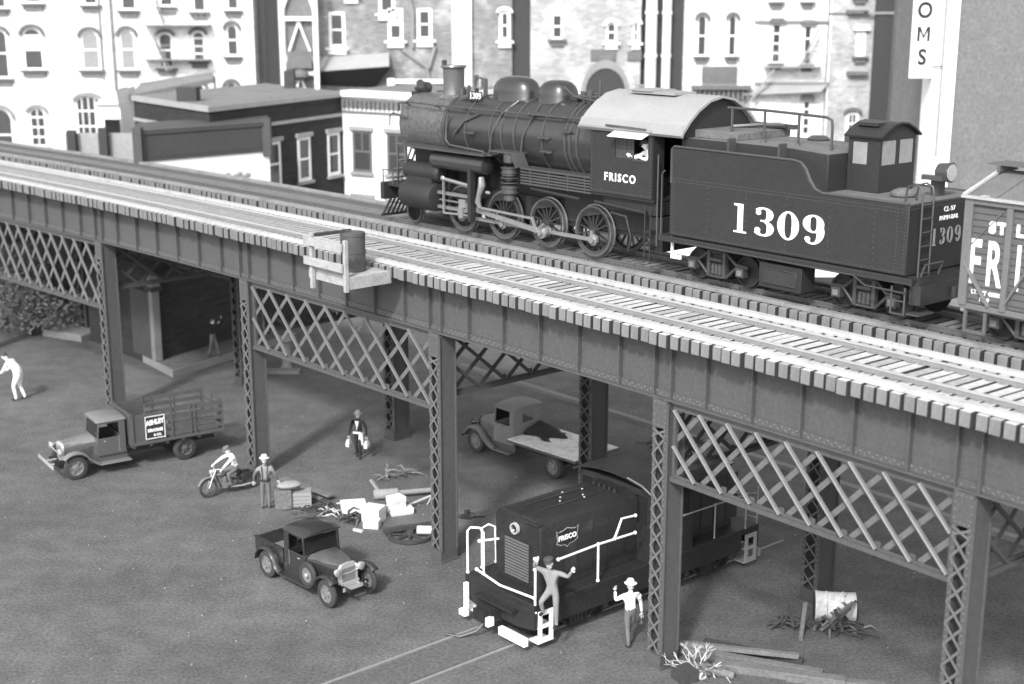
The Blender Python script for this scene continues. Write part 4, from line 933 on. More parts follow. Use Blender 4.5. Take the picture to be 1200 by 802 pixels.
for xe, f in ((F0+.06, 1), (F1-.06, -1)):
    rails('end_handrail', [[(xe,1.36,1.32),(xe,1.36,2.5),(xe+.06*f,1.3,2.6),(xe+.22*f,1.1,2.6),(xe+.24*f,.98,2.5),(xe+.24*f,.98,1.32)],[(xe+.5*f,1.36,1.32),(xe+.5*f,1.36,2.45),(xe+.6*f,1.2,2.58),(xe+.75*f,1.1,2.5),(xe+.78*f,1.1,1.5)],
      [(xe,.98,1.52),(xe-.02*f,0,1.40),(xe,-1.33,1.48)], [(xe+.1*f,.98,2.3),(xe+.66*f,.75,2.3)], [(xe,-1.36,1.1),(xe,-1.36,2.44)], [(xe+.04*f,-1.3,2.24),(xe+.6*f,-.8,2.24)]], .032 if f > 0 else .022, 'white' if f > 0 else 'trim_grey')
rails('side_handrail', [[(4.98,-1.38,2.34),(6.4,-1.38,2.38),(7.75,-1.4,2.36)], [(6.4,-1.38,2.38),(6.4,-1.38,1.36)], [(7.0,-1.38,2.38),(7.25,-1.38,2.88),(7.75,-1.4,2.85)]])
rails('side_handrail', [[(9.7,-1.38,2.36),(12.2,-1.38,2.34)], [(11.0,-1.38,2.36),(11.0,-1.38,1.36)], [(12.35,-1.38,2.34),(12.35,-1.38,1.3)]], .022, 'trim_grey')
for xe, f in ((F0, 1), (F1, -1)):
    for sy in (-1, 1):
        b = MB(); y0, y1 = sy*1.40, sy*1.44; xs = (xe+.12*f, xe+.62*f); a_, c_ = min(xs), max(xs)
        b.bx(a_,a_+.12,y0,y1,.22,1.10); b.bx(c_-.12,c_,y0,y1,.22,1.10); b.bx(a_+.121,c_-.121,y0,y1,.22,.36); b.bx(a_+.121,c_-.121,y0,y1,.62,.72); b.bx(a_+.121,c_-.121,y0,y1,.98,1.10)
        b.bx(a_,c_,sy*1.05,sy*1.399,.20,.24); b.bx(a_,c_,sy*1.05,sy*1.399,.62,.66); b.build('side_step', 'white' if f > 0 else 'trim_grey', ds)
    b = MB(); b.bx(xe-.12*f,xe-.26*f,-1.3,-.28,.2,.42) if f > 0 else b.bx(xe-.12*f,xe-.26*f,-1.3,1.3,.2,.42)
    if f > 0: b.build('foot_board', 'white', ds); b = MB(); b.bx(xe-.12,xe-.26,1.1,1.36,.2,.36); b.bx(xe-.14,xe-.03,1.2,1.3,.34,1.1)
    b.build('foot_board', 'white' if f > 0 else 'trim_grey', ds)
b = MB(); b.bx(F0-.35,F0,-.1,.5,.55,.85); b.bx(F0-.55,F0-.35,.0,.4,.5,.8); b.bx(F0-.2,F0-.001,-.75,.75,.9,.98); b.build('coupler', 'diesel', ds)
b = MB(); b.bx(F0-.5,F0-.3,-.16,-.04,.42,.66); b.build('uncoupling_lever', 'white', ds)
b = MB(); b.tube([(F0-.3,.1,.5),(F0-.55,.25,.2),(F0-.9,.5,.06),(F0-1.1,.9,.05)], .035); b.build('brake_hose', 'loco_edge', ds)
for cx in (6.0, 11.1): bogie(ds, cx, 1.9, 'loco_dull', 'loco_edge').location.z = -.02
# figure riding the front step
pm = DM @ Matrix.Translation((4.42,-1.62,.68)) @ Matrix.Rotation(radians(150), 4, 'Z')
person('person in overalls and cap hanging from the switcher corner rail with one fist raised', DM @ Matrix.Translation((4.52,-1.66,.74)) @ Matrix.Rotation(radians(195), 4, 'Z') @ Matrix.Scale(1.1, 4),
  dict(pelvis=(.0,.02,.9),waist=(.0,-.01,1.04),chest=(.0,-.04,1.24),neck=(.0,-.05,1.40),head0=(.02,-.06,1.46),shR=(.03,-.22,1.33),elR=(.2,-.36,1.46),haR=(.28,-.30,1.62),shL=(-.02,.14,1.36),elL=(-.05,.40,1.30),haL=(-.02,.50,1.46),
       hiL=(0,.1,.86),knL=(.02,.12,.46),anL=(.0,.12,.06),toL=(.14,.13,.02),hiR=(0,-.06,.86),knR=(.24,-.16,.66),anR=(.10,-.18,.34),toR=(.24,-.2,.3)),
  'cloth_light','cloth_light', sleeve='cloth_light', skin='skin_pale', hat='cap', hatm='cloth_mid', look=(.9,.3,-.1))

# engineer leaning from the cab window
p = person('person in a pale shirt leaning on the sill of the steam locomotive cab window', frame(-30.76, 5.75, RT-.035) @ Matrix.Translation((5.93,-1.12,1.98)) @ Matrix.Rotation(radians(-100), 4, 'Z'),
  dict(chest=(.08,0,1.22),neck=(.14,0,1.36),head0=(.17,0,1.42),shL=(.1,.18,1.3),elL=(.32,.2,1.14),haL=(.42,.0,1.2),shR=(.1,-.18,1.3),elR=(.32,-.24,1.14),haR=(.42,-.36,1.2),
       knL=(.1,.1,.5),knR=(.1,-.1,.5)), 'cloth_white','cloth_mid', skin='skin_pale', hat='cap', hatm='cloth_mid', look=(1,-.5,-.1))

# ------------------------------------------------------------------ road vehicles (x forward, y left)
def road_wheel(parent, x, y, r, w, rimm='rim', dual=False):
    t = sub('wheel', parent, (x, y, r)); sy = 1 if y > 0 else -1
    b = MB(); b.lathe([(r*.66,-w/2),(r*.86,-w/2),(r*.97,-w*.36),(r,-w*.15),(r,w*.15),(r*.97,w*.36),(r*.86,w/2),(r*.66,w/2)], (0,0,0), (0,sy,0), 28, cap=False); b.build('tyre', 'rubber', t)
    b = MB(); b.lathe([(r*.62,-w*.3),(r*.67,w*.35),(r*.60,w*.42),(r*.56,w*.1),(r*.3,w*.05),(r*.26,w*.3),(r*.12,w*.38),(r*.02,w*.4)], (0,0,0), (0,sy,0), 24, cap=False)
    for k in range(6):
        a = pi*k/3; b.bar((r*.2*cos(a),sy*w*.2,r*.2*sin(a)),(r*.6*cos(a),sy*w*.22,r*.6*sin(a)),r*.1,.03,(0,1,0))
    b.build('rim', rimm, t); return t
def fender(parent, x, z, r, y0, y1, a0, a1, m, name='fender', tail=None, th=.03, crown=.05):
    b = MB(); pts = [(x+r*cos(radians(a0+(a1-a0)*i/14)), z+r*sin(radians(a0+(a1-a0)*i/14))) for i in range(15)]
    if tail: pts += tail
    secs = []
    for i, (px, pz) in enumerate(pts):
        q0 = pts[max(0,i-1)]; q1 = pts[min(len(pts)-1,i+1)]; d = Vector((q1[0]-q0[0], q1[1]-q0[1])).normalized(); nx, nz = -d.y, d.x
        s_ = 1 if a1 > a0 else -1; nx *= -s_; nz *= -s_
        ym = (y0+y1)/2
        secs.append([(px,y0,pz),(px+nx*crown*.8,y0*.75+y1*.25,pz+nz*crown*.8),(px+nx*crown,ym,pz+nz*crown),(px+nx*crown*.8,y0*.25+y1*.75,pz+nz*crown*.8),(px,y1,pz),(px-nx*th,y1,pz-nz*th),(px-nx*th,y0,pz-nz*th)])
    b.loft(secs); return b.build(name, m, parent, ang=50)
def old_cab(parent, x0, x1, zf, zb, zt, w, m, mr, roof_over=.12, rear_window=True, visor=True):
    """cab body: lower doors to belt zb, posts, roof"""
    c = sub('cab', parent); b = MB(); hw = w/2
    b.bx(x0,x1,-hw,-hw+.04,zf,zb); b.bx(x0,x1,hw-.04,hw,zf,zb); b.bx(x0,x0+.04,-hw+.041,hw-.041,zf,zb); b.bx(x1-.04,x1,-hw+.041,hw-.041,zf,zb+.02); b.bx(x0+.041,x1-.041,-hw+.041,hw-.041,zf,zf+.05)
    b.bx(x0+.05,x0+.45,-hw+.1,hw-.1,zf+.051,zb-.35)
    b.bx(x0+.15,x0+.152+.02,-hw+.1,hw-.1,zf+.3,zb)
    xt = x1-.1
    for sy in (-1, 1):
        y = sy*(hw-.03); b.bar((x1-.04,y,zb),(xt,y,zt),.05,.06); b.bx(x0,x0+.22,y-.025,y+.025,zb+.001,zt)
        b.bx(x0+.2,xt,y-.027,y+.027,zt-.07,zt)
    b.bx(x0,x0+.03,-hw+.06,-hw+.45,zb+.001,zt); b.bx(x0,x0+.03,hw-.45,hw-.06,zb+.001,zt); b.bx(x0,x0+.03,-hw+.45,hw-.45,zt-.12,zt); b.bx(x0,x0+.03,-hw+.45,hw-.45,zb+.001,zb+.1)
    b.bx(xt-.03,xt+.01,-hw+.06,hw-.06,zt-.07,zt)
    b.build('cab_body', m, c, bevel=.012)
    r = MB(); n = 6; xs = [x0-.04, x0+.1, (x0+x1)/2, xt, xt+roof_over]; secs = []
    for x, dz in zip(xs, (-.02,.03,.05,.03,-.03)):
        secs.append([(x,-hw-.02,zt),(x,-hw+.06,zt+.06+dz),(x,-hw*.5,zt+.10+dz),(x,0,zt+.115+dz),(x,hw*.5,zt+.10+dz),(x,hw-.06,zt+.06+dz),(x,hw+.02,zt)])
    r.loft(secs); r.build('cab_roof', mr, c, ang=50)
    g = MB(); g.add([(x1-.05,-hw+.07,zb+.02),(x1-.05,hw-.07,zb+.02),(xt,hw-.07,zt-.08),(xt,-hw+.07,zt-.08)], [(0,1,2,3)]); 
    g.build('windscreen', 'glass', c) if rear_window else None
    s = MB(); s.tube([(x1-.25,hw-.45,zb-.02),(x1-.45,hw-.5,zb+.1)], .015)
    s.T = Matrix.Translation((x1-.48,hw-.5,zb+.1)) @ Matrix.Rotation(radians(-60),4,'Y'); s.lathe([(.16,0),(.17,-.012),(.185,0),(.17,.012),(.16,0)], (0,0,0), n=16, cap=False); s.T = None; s.build('steering_wheel', 'rubber', c)
    d = MB()
    for sy in (-1, 1): d.bar((x1-.22,sy*(hw+.012),zb-.12),(x1-.32,sy*(hw+.012),zb-.12),.02,.02); d.bx(x0+.24,x0+.25,min(sy*hw,sy*(hw+.004)),max(sy*hw,sy*(hw+.004)),zf+.1,zb)
    d.build('door_handle', 'silver', c)
    return c
def bonnet(parent, x0, x1, zf0, zt0, w0, zf1, zt1, w1, m, grille='silver'):
    b = MB(); sec = lambda x, zf, zt, w: [(x,-w/2,zf),(x,-w/2,zt-.14),(x,-w/2*.72,zt-.03),(x,0,zt),(x,w/2*.72,zt-.03),(x,w/2,zt-.14),(x,w/2,zf)]
    b.loft([sec(x0,zf0,zt0,w0),sec((x0+x1)/2,(zf0+zf1)/2,(zt0+zt1)/2+.01,(w0+w1)/2*1.02),sec(x1,zf1,zt1,w1)]); b.build('bonnet', m[0], parent, ang=30)
    t = MB(); s2 = lambda x, zt, w: [(x,-w/2*.93,zt-.115),(x,-w/2*.72,zt-.022),(x,0,zt+.006),(x,w/2*.72,zt-.022),(x,w/2*.93,zt-.115)]
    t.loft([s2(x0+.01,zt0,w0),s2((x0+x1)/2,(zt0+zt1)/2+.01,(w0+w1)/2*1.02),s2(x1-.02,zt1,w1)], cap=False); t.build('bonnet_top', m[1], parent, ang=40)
    g = MB(); g.loft([sec(x1+.001,zf1-.05,zt1+.03,w1*1.04),sec(x1+.07,zf1-.05,zt1+.02,w1*1.0)]); g.build('radiator_shell', grille, parent)
    g = MB(); g.bx(x1+.071,x1+.08,-w1*.36,w1*.36,zf1+.02,zt1-.12); g.build('radiator_core', 'rim', parent)
    l = MB()
    for k in range(9): 
        for sy in (-1, 1): l.bx(x0+.15+k*.06,x0+.17+k*.06,min(sy*w0*.49,sy*(w0*.49+.012)),max(sy*w0*.49,sy*(w0*.49+.012)),zf0+.1,zt0-.25)
    l.build('bonnet_louvres', m[0], parent)
def lamps(parent, x, y, z, r=.1, m='silver'):
    for sy in (-1, 1):
        h = sub('headlight', parent); b = MB(); b.lathe([(.03,-.17),(r*.75,-.1),(r,0),(r*.95,.02)], (x,sy*y,z), (1,0,0), 18); b.build('lamp_bowl', m, h)
        b = MB(); b.lathe([(r*.85,.021),(r*.6,.035),(.01,.04)], (x,sy*y,z), (1,0,0), 18); b.build('lens', 'glass_grey', h)
    b = MB(); b.tube([(x-.05,-y,z-.08),(x-.07,0,z-.12),(x-.05,y,z-.08)], .018); b.build('lamp_bar', m, parent)

# pickup in the foreground
fx, fy = -5.04, 35.79; rx, ry = -7.04, 37.88
hd = atan2(fy-ry, fx-rx); hv = Vector((cos(hd), sin(hd), 0)); lv = Vector((-hv.y, hv.x, 0))
o = Vector((rx, ry, 0)) + lv*.70
pk = thing('pickup_truck', 'small dark vintage pickup truck with spare wheel parked in the foreground', 'pickup truck', place(o.x, o.y, 0, hd))
WB = 2.86; R_ = .40
for x in (0, WB):
    for sy in (-1, 1): road_wheel(pk, x, sy*.70, R_, .14, 'rim')
b = MB(); b.bx(-.7,WB+.5,-.33,-.27,.44,.54); b.bx(-.7,WB+.5,.27,.33,.44,.54); b.cyl((0,-.68,R_),(0,.68,R_),.05,8); b.cyl((WB,-.68,R_),(WB,.68,R_),.04,8); b.bx(-.1,WB-.2,-.25,.25,.5,.6); b.build('chassis', 'loco_dull', pk)
for sy in (-1, 1):
    y0, y1 = sorted((sy*.60, sy*.84))
    fender(pk, 0, R_+.0, .50, y0, y1, 172, 12, 'truck_dark', tail=[(.58,.42),(.68,.36)])
    fender(pk, WB, R_+.0, .50, y0, y1, 48, 150, 'truck_dark', tail=[(WB-.60,.46),(WB-.78,.36)])
    b = MB(); b.bx(.66,WB-.76,y0+.0,y1-.0,.33,.37); b.build('running_board', 'truck_dark', pk, bevel=.01)
    b = MB(); b.bx(.66,WB-.6,*sorted((sy*.58,sy*.60)),.34,.62); b.build('splash_apron', 'truck_dark', pk)
old_cab(pk, .72, 1.72, .58, 1.10, 1.66, 1.24, 'truck_dark', 'truck_dark', .14)
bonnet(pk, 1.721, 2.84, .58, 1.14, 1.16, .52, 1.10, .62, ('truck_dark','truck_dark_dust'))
bed = sub('cargo_bed', pk)
b = MB(); b.bx(-.75,.66,-.62,-.57,.60,1.02); b.bx(-.75,.66,.57,.62,.60,1.02); b.bx(-.75,-.70,-.569,.569,.60,1.02); b.bx(.61,.66,-.569,.569,.60,1.02)
b.bx(-.77,.66,-.66,-.55,1.021,1.045); b.bx(-.77,.66,.55,.66,1.021,1.045)
for x in (-.4,0,.35): b.bx(x-.02,x+.02,-.635,-.621,.60,1.02)
b.build('bed_side', 'truck_dark', bed, bevel=.006)
b = MB(); b.bx(-.69,.60,-.56,.56,.60,.64); b.build('bed_floor', 'bed_dim', bed)
lamps(pk, 2.98, .40, .94, .115)
b = MB(); b.bx(3.16,3.19,-.4,.4,.44,.54); b.bx(2.9,3.17,-.3,-.26,.45,.5); b.bx(2.9,3.17,.26,.3,.45,.5); b.bx(2.95,3.0,-.3,.3,.46,.60); b.build('bumper', 'silver', pk)
t = sub('spare_wheel', pk, (1.98, -.70, .68)); b = MB(); b.lathe([(.22,-.06),(.33,-.07),(.37,0),(.33,.07),(.22,.06)], (0,0,0), (0,-1,0), 26, cap=False); b.build('tyre', 'rubber', t)
b = MB(); b.lathe([(.22,.0),(.22,.05),(.1,.03),(.08,.08)], (0,0,0), (0,-1,0), 20); b.build('rim', 'rim', t)
b = MB(); b.lathe([(.06,.08),(.05,.10),(.01,.11)], (0,0,0), (0,-1,0), 14); b.build('hub_cap', 'silver', t)

# stake truck on the left
fx, fy = -15.1, 46.24; rx, ry = -11.83, 48.44
hd = atan2(fy-ry, fx-rx); hv = Vector((cos(hd), sin(hd), 0)); lv = Vector((-hv.y, hv.x, 0)); o = Vector((rx, ry, 0)) - lv*.74
st = thing('stake_truck', 'grey vintage stake-bed truck with lettered side panel parked at the left', 'truck', place(o.x, o.y, 0, hd))
WB = 3.94
for sy in (-1, 1):
    road_wheel(st, WB, sy*.74, .42, .17, 'rim'); road_wheel(st, 0, sy*.74, .43, .26, 'truck_grey')
b = MB(); b.bx(-1.3,WB+.6,-.36,-.28,.5,.64); b.bx(-1.3,WB+.6,.28,.36,.5,.64); b.cyl((0,-.7,.42),(0,.7,.42),.07,8); b.cyl((WB,-.7,.42),(WB,.7,.42),.05,8); b.bx(0,WB-.2,-.1,.1,.5,.6); b.build('chassis', 'loco_dull', st)
for sy in (-1, 1):
    y0, y1 = sorted((sy*.60, sy*.92))
    fender(st, WB, .43, .54, y0, y1, 42, 150, 'truck_pale', tail=[(WB-.68,.52),(WB-.85,.42)])
    b = MB(); b.bx(2.0,WB-.83,y0,y1,.39,.43); b.build('running_board', 'truck_pale', st, bevel=.01)
    b = MB(); b.bx(2.05,WB-.6,*sorted((sy*.57,sy*.59)),.42,.72); b.build('splash_apron', 'truck_grey', st)
old_cab(st, 2.1, 3.12, .66, 1.28, 1.86, 1.36, 'truck_grey', 'truck_pale', .10)
bonnet(st, 3.121, 4.18, .66, 1.30, 1.16, .6, 1.20, .66, ('truck_grey','truck_pale'))
lamps(st, 4.42, .52, 1.0, .13)
b = MB(); b.bx(4.72,4.77,-.86,.86,.52,.64); b.bx(4.3,4.72,-.3,-.25,.5,.56); b.bx(4.3,4.72,.25,.3,.5,.56); b.build('bumper', 'silver', st, bevel=.01)
bd = sub('stake_bed', st); H0 = 1.0; XB0, XB1 = -1.45, 2.0; YB = 1.02
b = MB(); b.bx(XB0,XB1,-YB,YB,H0-.1,H0)
for k in range(6): b.bx(XB0+.3+k*.6,XB0+.4+k*.6,-YB+.05,YB-.05,H0-.2,H0-.101)
b.bx(XB0,XB1,-.4,-.3,.66,H0-.2); b.bx(XB0,XB1,.3,.4,.66,H0-.2); b.build('bed_floor', 'truck_grey', bd)
for sy in (-1, 1):
    b = MB(); y = sy*YB
    for x in (.5,-.2,-.35,XB0+.05): b.bx(x-.03,x+.03,min(y,y-sy*.05),max(y,y-sy*.05),H0+.001,H0+1.08)
    for z in (.16,.44,.72,.98): b.bx(XB0+.02,XB1-1.2,*sorted((y-sy*.045,y-sy*.075)),H0+z-.07,H0+z+.07)
    b.build('stake_side', 'truck_grey', bd)
    b = MB(); b.bx(XB1-1.14,XB1-.02,*sorted((y-sy*.055,y-sy*.085)),H0+.001,H0+1.0)
    for k in range(5): b.bx(XB1-.5+.09*k,XB1-.46+.09*k,*sorted((y-sy*.054,y-sy*.045)),H0+.05,H0+.98)
    for x in (XB1-.06,XB1-1.1): b.bx(x-.03,x+.03,min(y,y-sy*.056),max(y,y-sy*.056),H0+.001,H0+1.08)
    b.build('side_panel', 'truck_grey', bd)
b = MB()
for k in range(8): b.bx(XB1-.04,XB1,-YB+.12+k*.235,-YB+.32+k*.235,H0+.001,H0+1.0)
b.bx(XB1-.06,XB1+.02,-YB,YB,H0+1.0,H0+1.06); b.build('headboard', 'truck_grey', bd)
b = MB(); 
for z in (.16,.44,.72,.98): b.bx(XB0,XB0+.025,-YB+.06,YB-.06,H0+z-.06,H0+z+.06)
for y in (-.8,0,.8): b.bx(XB0+.026,XB0+.07,y-.03,y+.03,H0+.001,H0+1.08)
b.build('tail_rack', 'truck_grey', bd)
cg = thing('cargo_boards', 'pale boards stacked inside the stake truck bed', 'boards', place(o.x, o.y, 0, hd)); cg['label'] = 'pale boards stacked inside the bed of the stake truck'
for k in range(7): b = MB(); b.bx(-1.25+.03*k,.55-.05*(k%3),.36+.08*(k%2),.86-.03*(k%3),1.002+.085*k,1.002+.085*k+.078); b.build('board', 'crate', cg)
# lettered board on the side facing the camera (+y side of the truck)
LM = Matrix.Translation((XB1-.86, YB+.012, H0+.52)) @ Matrix(((-1,0,0,0),(0,0,1,0),(0,1,0,0),(0,0,0,1)))
b = MB(); b.T = LM; b.prism([(-.34,-.42),(.34,-.42),(.34,.36),(-.34,.36)], -.02, .0, 'z'); b.k = 1
b.bx(-.36,.36,.36,.385,0,.006); b.bx(-.36,-.335,-.42,.36,0,.006); b.bx(.335,.36,-.48,.36,0,.006); b.bx(-.36,.335,-.445,-.42,0,.006)
b.T = None; b.build('sign_board', ['truck_dark','decal'], bd)
text_part('sign_lettering', 'ASHLEY', .24, LM @ Matrix.Translation((0,.15,.004)) @ Matrix.Rotation(radians(4),4,'Z'), 'decal', bd, .012, .95, .82)
text_part('sign_lettering', 'DRAYAGE', .15, LM @ Matrix.Translation((.0,-.14,.004)), 'decal', bd, .008, 1.0, .8)
text_part('sign_lettering', '& CO.', .12, LM @ Matrix.Translation((.08,-.32,.004)), 'decal', bd, .004, 1.0, .9)

# flatbed truck under the viaduct
fx, fy = -1.35, 49.3; rx, ry = 1.45, 46.35
hd = atan2(fy-ry, fx-rx); hv = Vector((cos(hd), sin(hd), 0)); lv = Vector((-hv.y, hv.x, 0)); o = Vector((rx, ry, 0)) - lv*.74
fb = thing('flatbed_truck', 'grey flatbed truck with pale cargo deck parked under the viaduct', 'truck', place(o.x, o.y, 0, hd))
WB = 4.0
for sy in (-1, 1):
    road_wheel(fb, WB, sy*.74, .43, .17, 'truck_pale'); road_wheel(fb, 0, sy*.74, .44, .26, 'truck_pale')
b = MB(); b.bx(-1.0,WB+.55,-.36,-.28,.5,.66); b.bx(-1.0,WB+.55,.28,.36,.5,.66); b.cyl((0,-.7,.42),(0,.7,.42),.07,8); b.cyl((WB,-.7,.42),(WB,.7,.42),.05,8); b.build('chassis', 'loco_dull', fb)
for sy in (-1, 1):
    y0, y1 = sorted((sy*.60, sy*.92))
    fender(fb, WB, .44, .54, y0, y1, 20, 150, 'flat_body', tail=[(WB-.75,.5),(WB-1.0,.4)])
    b = MB(); b.bx(2.1,WB-.98,y0,y1,.37,.41); b.build('running_board', 'truck_pale', fb, bevel=.01)
    b = MB(); b.bx(2.1,WB-.6,*sorted((sy*.57,sy*.59)),.4,.74); b.build('splash_apron', 'truck_grey', fb)
old_cab(fb, 2.05, 3.1, .66, 1.36, 1.98, 1.44, 'flat_body', 'truck_pale', .08, rear_window=True)
bonnet(fb, 3.101, 4.2, .66, 1.38, 1.2, .62, 1.26, .72, ('flat_body','truck_pale'), 'truck_dark')
lamps(fb, 4.4, .54, 1.05, .12, 'truck_dark')
b = MB(); b.bx(4.66,4.71,-.84,.84,.5,.6); b.build('bumper', 'truck_dark', fb)
b = MB(); b.bx(-1.35,2.0,-1.1,1.1,.93,1.02); b.build('deck_frame', 'truck_grey', fb, bevel=.01)
b = MB()
for k in range(9): b.bx(-1.34,1.98,-1.08+k*.241,-1.08+k*.241+.232,1.021,1.05)
b.build('deck_boards', 'bed', fb)
tp = thing('tarpaulin_heap', 'dark crumpled tarpaulin heaped against the cab on the flatbed truck', 'tarpaulin', place(o.x, o.y, 1.05, hd))
b = MB(); random.seed(5); nx, ny = 16, 14; vs = []
for i in range(nx+1):
    for j in range(ny+1):
        u, v = i/nx, j/ny; x = .75+1.22*u + .12*sin(v*9+1)*(1-u)*2; y = -.95+1.2*v + .1*sin(u*8)
        e = min(1, min(1-abs(2*v-1), .25+u)*2.2); z = .01+.32*e*max(0, u)**.8*(.75+.25*sin(7*u+5*v))+random.uniform(0,.05)*e
        vs.append((x, y, z if 0 < i and 0 < j < ny else .004))
b.add(vs, [(i*(ny+1)+j, i*(ny+1)+j+1, (i+1)*(ny+1)+j+1, (i+1)*(ny+1)+j) for i in range(nx) for j in range(ny)]); b.build('cover', 'cloth_dark', tp)

# motorcycle
fx, fy = -10.14, 44.46; rx, ry = -9.05, 45.25
hd = atan2(fy-ry, fx-rx)
MM = place(rx, ry, 0, hd)
mc = thing('motorcycle', 'dark motorcycle with pale fork ridden past the latticed column', 'motorcycle', MM)
WB = hypot(fx-rx, fy-ry)
for x, nm in ((0,'rear'),(WB,'front')):
    w = sub('wheel', mc, (x,0,.33)); b = MB(); b.lathe([(.26,-.05),(.31,-.055),(.335,0),(.31,.055),(.26,.05),(.24,0),(.26,-.05)], (0,0,0), (0,1,0), 26, cap=False); b.build('tyre', 'rubber', w)
    b = MB()
    for k in range(12): a = pi*k/6; b.tube([(.03*cos(a),0,.03*sin(a)),(.25*cos(a),0,.25*sin(a))], .006, 4)
    b.cyl((0,-.06,0),(0,.06,0),.05,10); b.build('spokes', 'rim', w)
b = MB(); b.tube([(WB-.28,0,.86),(WB-.5,0,.62),(.45,0,.5),(0,0,.33)], .03); b.tube([(WB-.3,0,.7),(WB-.45,0,.28),(.4,0,.25),(0,.06,.33)], .028); b.tube([(.45,0,.5),(.4,0,.25)], .028); b.tube([(.3,.0,.62),(0,0,.33)], .02); b.build('frame', 'truck_dark', mc)
b = MB(); b.bx(.42,.85,-.1,.1,.24,.42); b.lathe([(.07,0),(.1,.05),(.1,.2),(.06,.24)], (.72,0,.42), (.2,0,1), 12); b.build('engine', 'rim', mc)
b = MB(); b.ell((WB-.52,0,.72), (.24,.12,.11), 12); b.build('fuel_tank', 'truck_grey', mc)
b = MB(); b.ell((.32,0,.74), (.2,.13,.05), 10); b.tube([(.3,0,.7),(.25,0,.5)], .02); b.build('saddle', 'truck_dark', mc)
b = MB()
for y in (-.07,.07): b.tube([(WB-.26,y,.92),(WB-.1,y,.6),(WB,y,.33)], .022)
b.build('fork', 'silver', mc)
b = MB(); b.tube([(WB-.42,-.34,.98),(WB-.3,-.2,.98),(WB-.25,0,.92),(WB-.3,.2,.98),(WB-.42,.34,.98)], .018); b.build('handlebar', 'silver', mc)
b = MB(); b.lathe([(.03,-.12),(.08,-.05),(.09,0),(.05,.03)], (WB-.1,0,.86), (1,0,-.1), 14); b.build('headlight', 'silver', mc)
fender(mc, WB, .33, .37, -.07, .07, 20, 160, 'truck_pale', crown=.02, th=.01); fender(mc, 0, .33, .38, -.08, .08, 30, 190, 'truck_dark', crown=.02, th=.01)
b = MB(); b.tube([(.6,.1,.25),(.2,.13,.22),(-.25,.14,.25)], .03); b.build('exhaust', 'silver', mc)
for sy in (-1, 1):
    b = MB(); b.bx(-.22,.2,sy*.14-.05,sy*.14+.05,.38,.62); b.build('pannier', 'truck_dark', mc, bevel=.02)
person('person in a white shirt and cap riding the motorcycle with arms on the handlebar', MM @ Matrix.Translation((.32,0,0)),
  dict(pelvis=(0,0,.86),waist=(.05,0,1.0),chest=(.13,0,1.2),neck=(.2,0,1.36),head0=(.25,0,1.42),shL=(.15,.19,1.3),elL=(.42,.28,1.16),haL=(WB-.72,.32,1.02),shR=(.15,-.19,1.3),elR=(.42,-.28,1.16),haR=(WB-.72,-.32,1.02),
       hiL=(.0,.1,.84),knL=(.40,.2,.74),anL=(.28,.19,.34),toL=(.42,.2,.28),hiR=(.0,-.1,.84),knR=(.40,-.2,.74),anR=(.28,-.19,.34),toR=(.42,-.2,.28)),
  'cloth_white','cloth_grey', skin='skin_pale', hat='cap', hatm='cloth_grey', look=(1,0,-.15))
# ------------------------------------------------------------------ yard clutter
def simple(name, label, cat, mtx, parts, group=None):
    t = thing(name, label, cat, mtx, group)
    for nm, mb, m, bv in parts: mb.build(nm, m, t, bevel=bv)
    return t
def one(name, label, cat, mb, m, mtx, bevel=0, group=None, ang=38):
    o = mb.build(name, m, None, bevel=bevel, ang=ang); o.matrix_world = mtx; return tag(o, label, cat, group)
def boxshape(x, y, z, flap=True):
    b = MB(); b.bx(-x/2,x/2,-y/2,y/2,0,z)
    if flap: b.bx(-x/2-.012,x/2+.012,-y/2-.012,y/2+.012,z-.16,z+.02)
    return b
one('carton', 'white carton lying at the left of the carton pile', 'box', boxshape(.78,.46,.36), 'carton', place(-5.15,43.05,0,radians(12)), .015)
one('carton', 'largest white carton standing in front of the carton pile', 'box', boxshape(.62,.52,.46), 'carton', place(-4.42,42.35,0,radians(-22)), .015)
one('carton', 'low white carton at the front edge of the carton pile', 'box', boxshape(.5,.36,.26,False), 'carton', place(-4.42,41.75,0,radians(-10)), .015)
one('carton', 'flat white carton lid lying at the right of the carton pile', 'box', boxshape(.74,.42,.2), 'carton', place(-3.6,42.95,0,radians(20)), .015)
one('carton', 'white carton resting on top of the flat lid', 'box', boxshape(.5,.42,.34), 'carton', place(-3.75,43.0,.222,radians(34)), .015)
one('crate', 'grey box standing beside the person in braces', 'crate', boxshape(.55,.5,.62,False), 'wood', place(-7.5,43.55,0,radians(10)), .02)
b = MB()
for k in range(4): b.bx(-.34,.34,-.28,.28,k*.125+.002,k*.125+.118)
b.bx(-.345,-.30,-.285,.285,0,.5); b.bx(.30,.345,-.285,.285,0,.5)
one('slatted_crate', 'pale slatted crate standing beside the grey box', 'crate', b, 'crate', place(-6.95,43.75,0,radians(8)), .012)
b = MB(); b.ell((0,0,.14),(.42,.24,.13),14); one('sack', 'pale sack lying on the grey box behind the slatted crate', 'sack', b, 'crate', place(-7.3,43.62,.60,radians(20)))
for (x,y,z,rz,L_,w,lab) in ((-6.95,44.95,.16,-43,2.6,.26,'longest pale board leaning behind the slatted crate'),(-6.5,44.3,.03,-50,1.7,.2,'dark board lying flat beside the slatted crate'),(-6.9,44.5,.05,-38,1.5,.16,'short dark board under the longest pale board')):
    b = MB(); b.bx(-L_/2,L_/2,-w/2,w/2,0,.07); one('board', lab, 'board', b, 'wood' if 'pale' in lab else 'wood_dark', place(x,y,z,radians(rz)), .006)
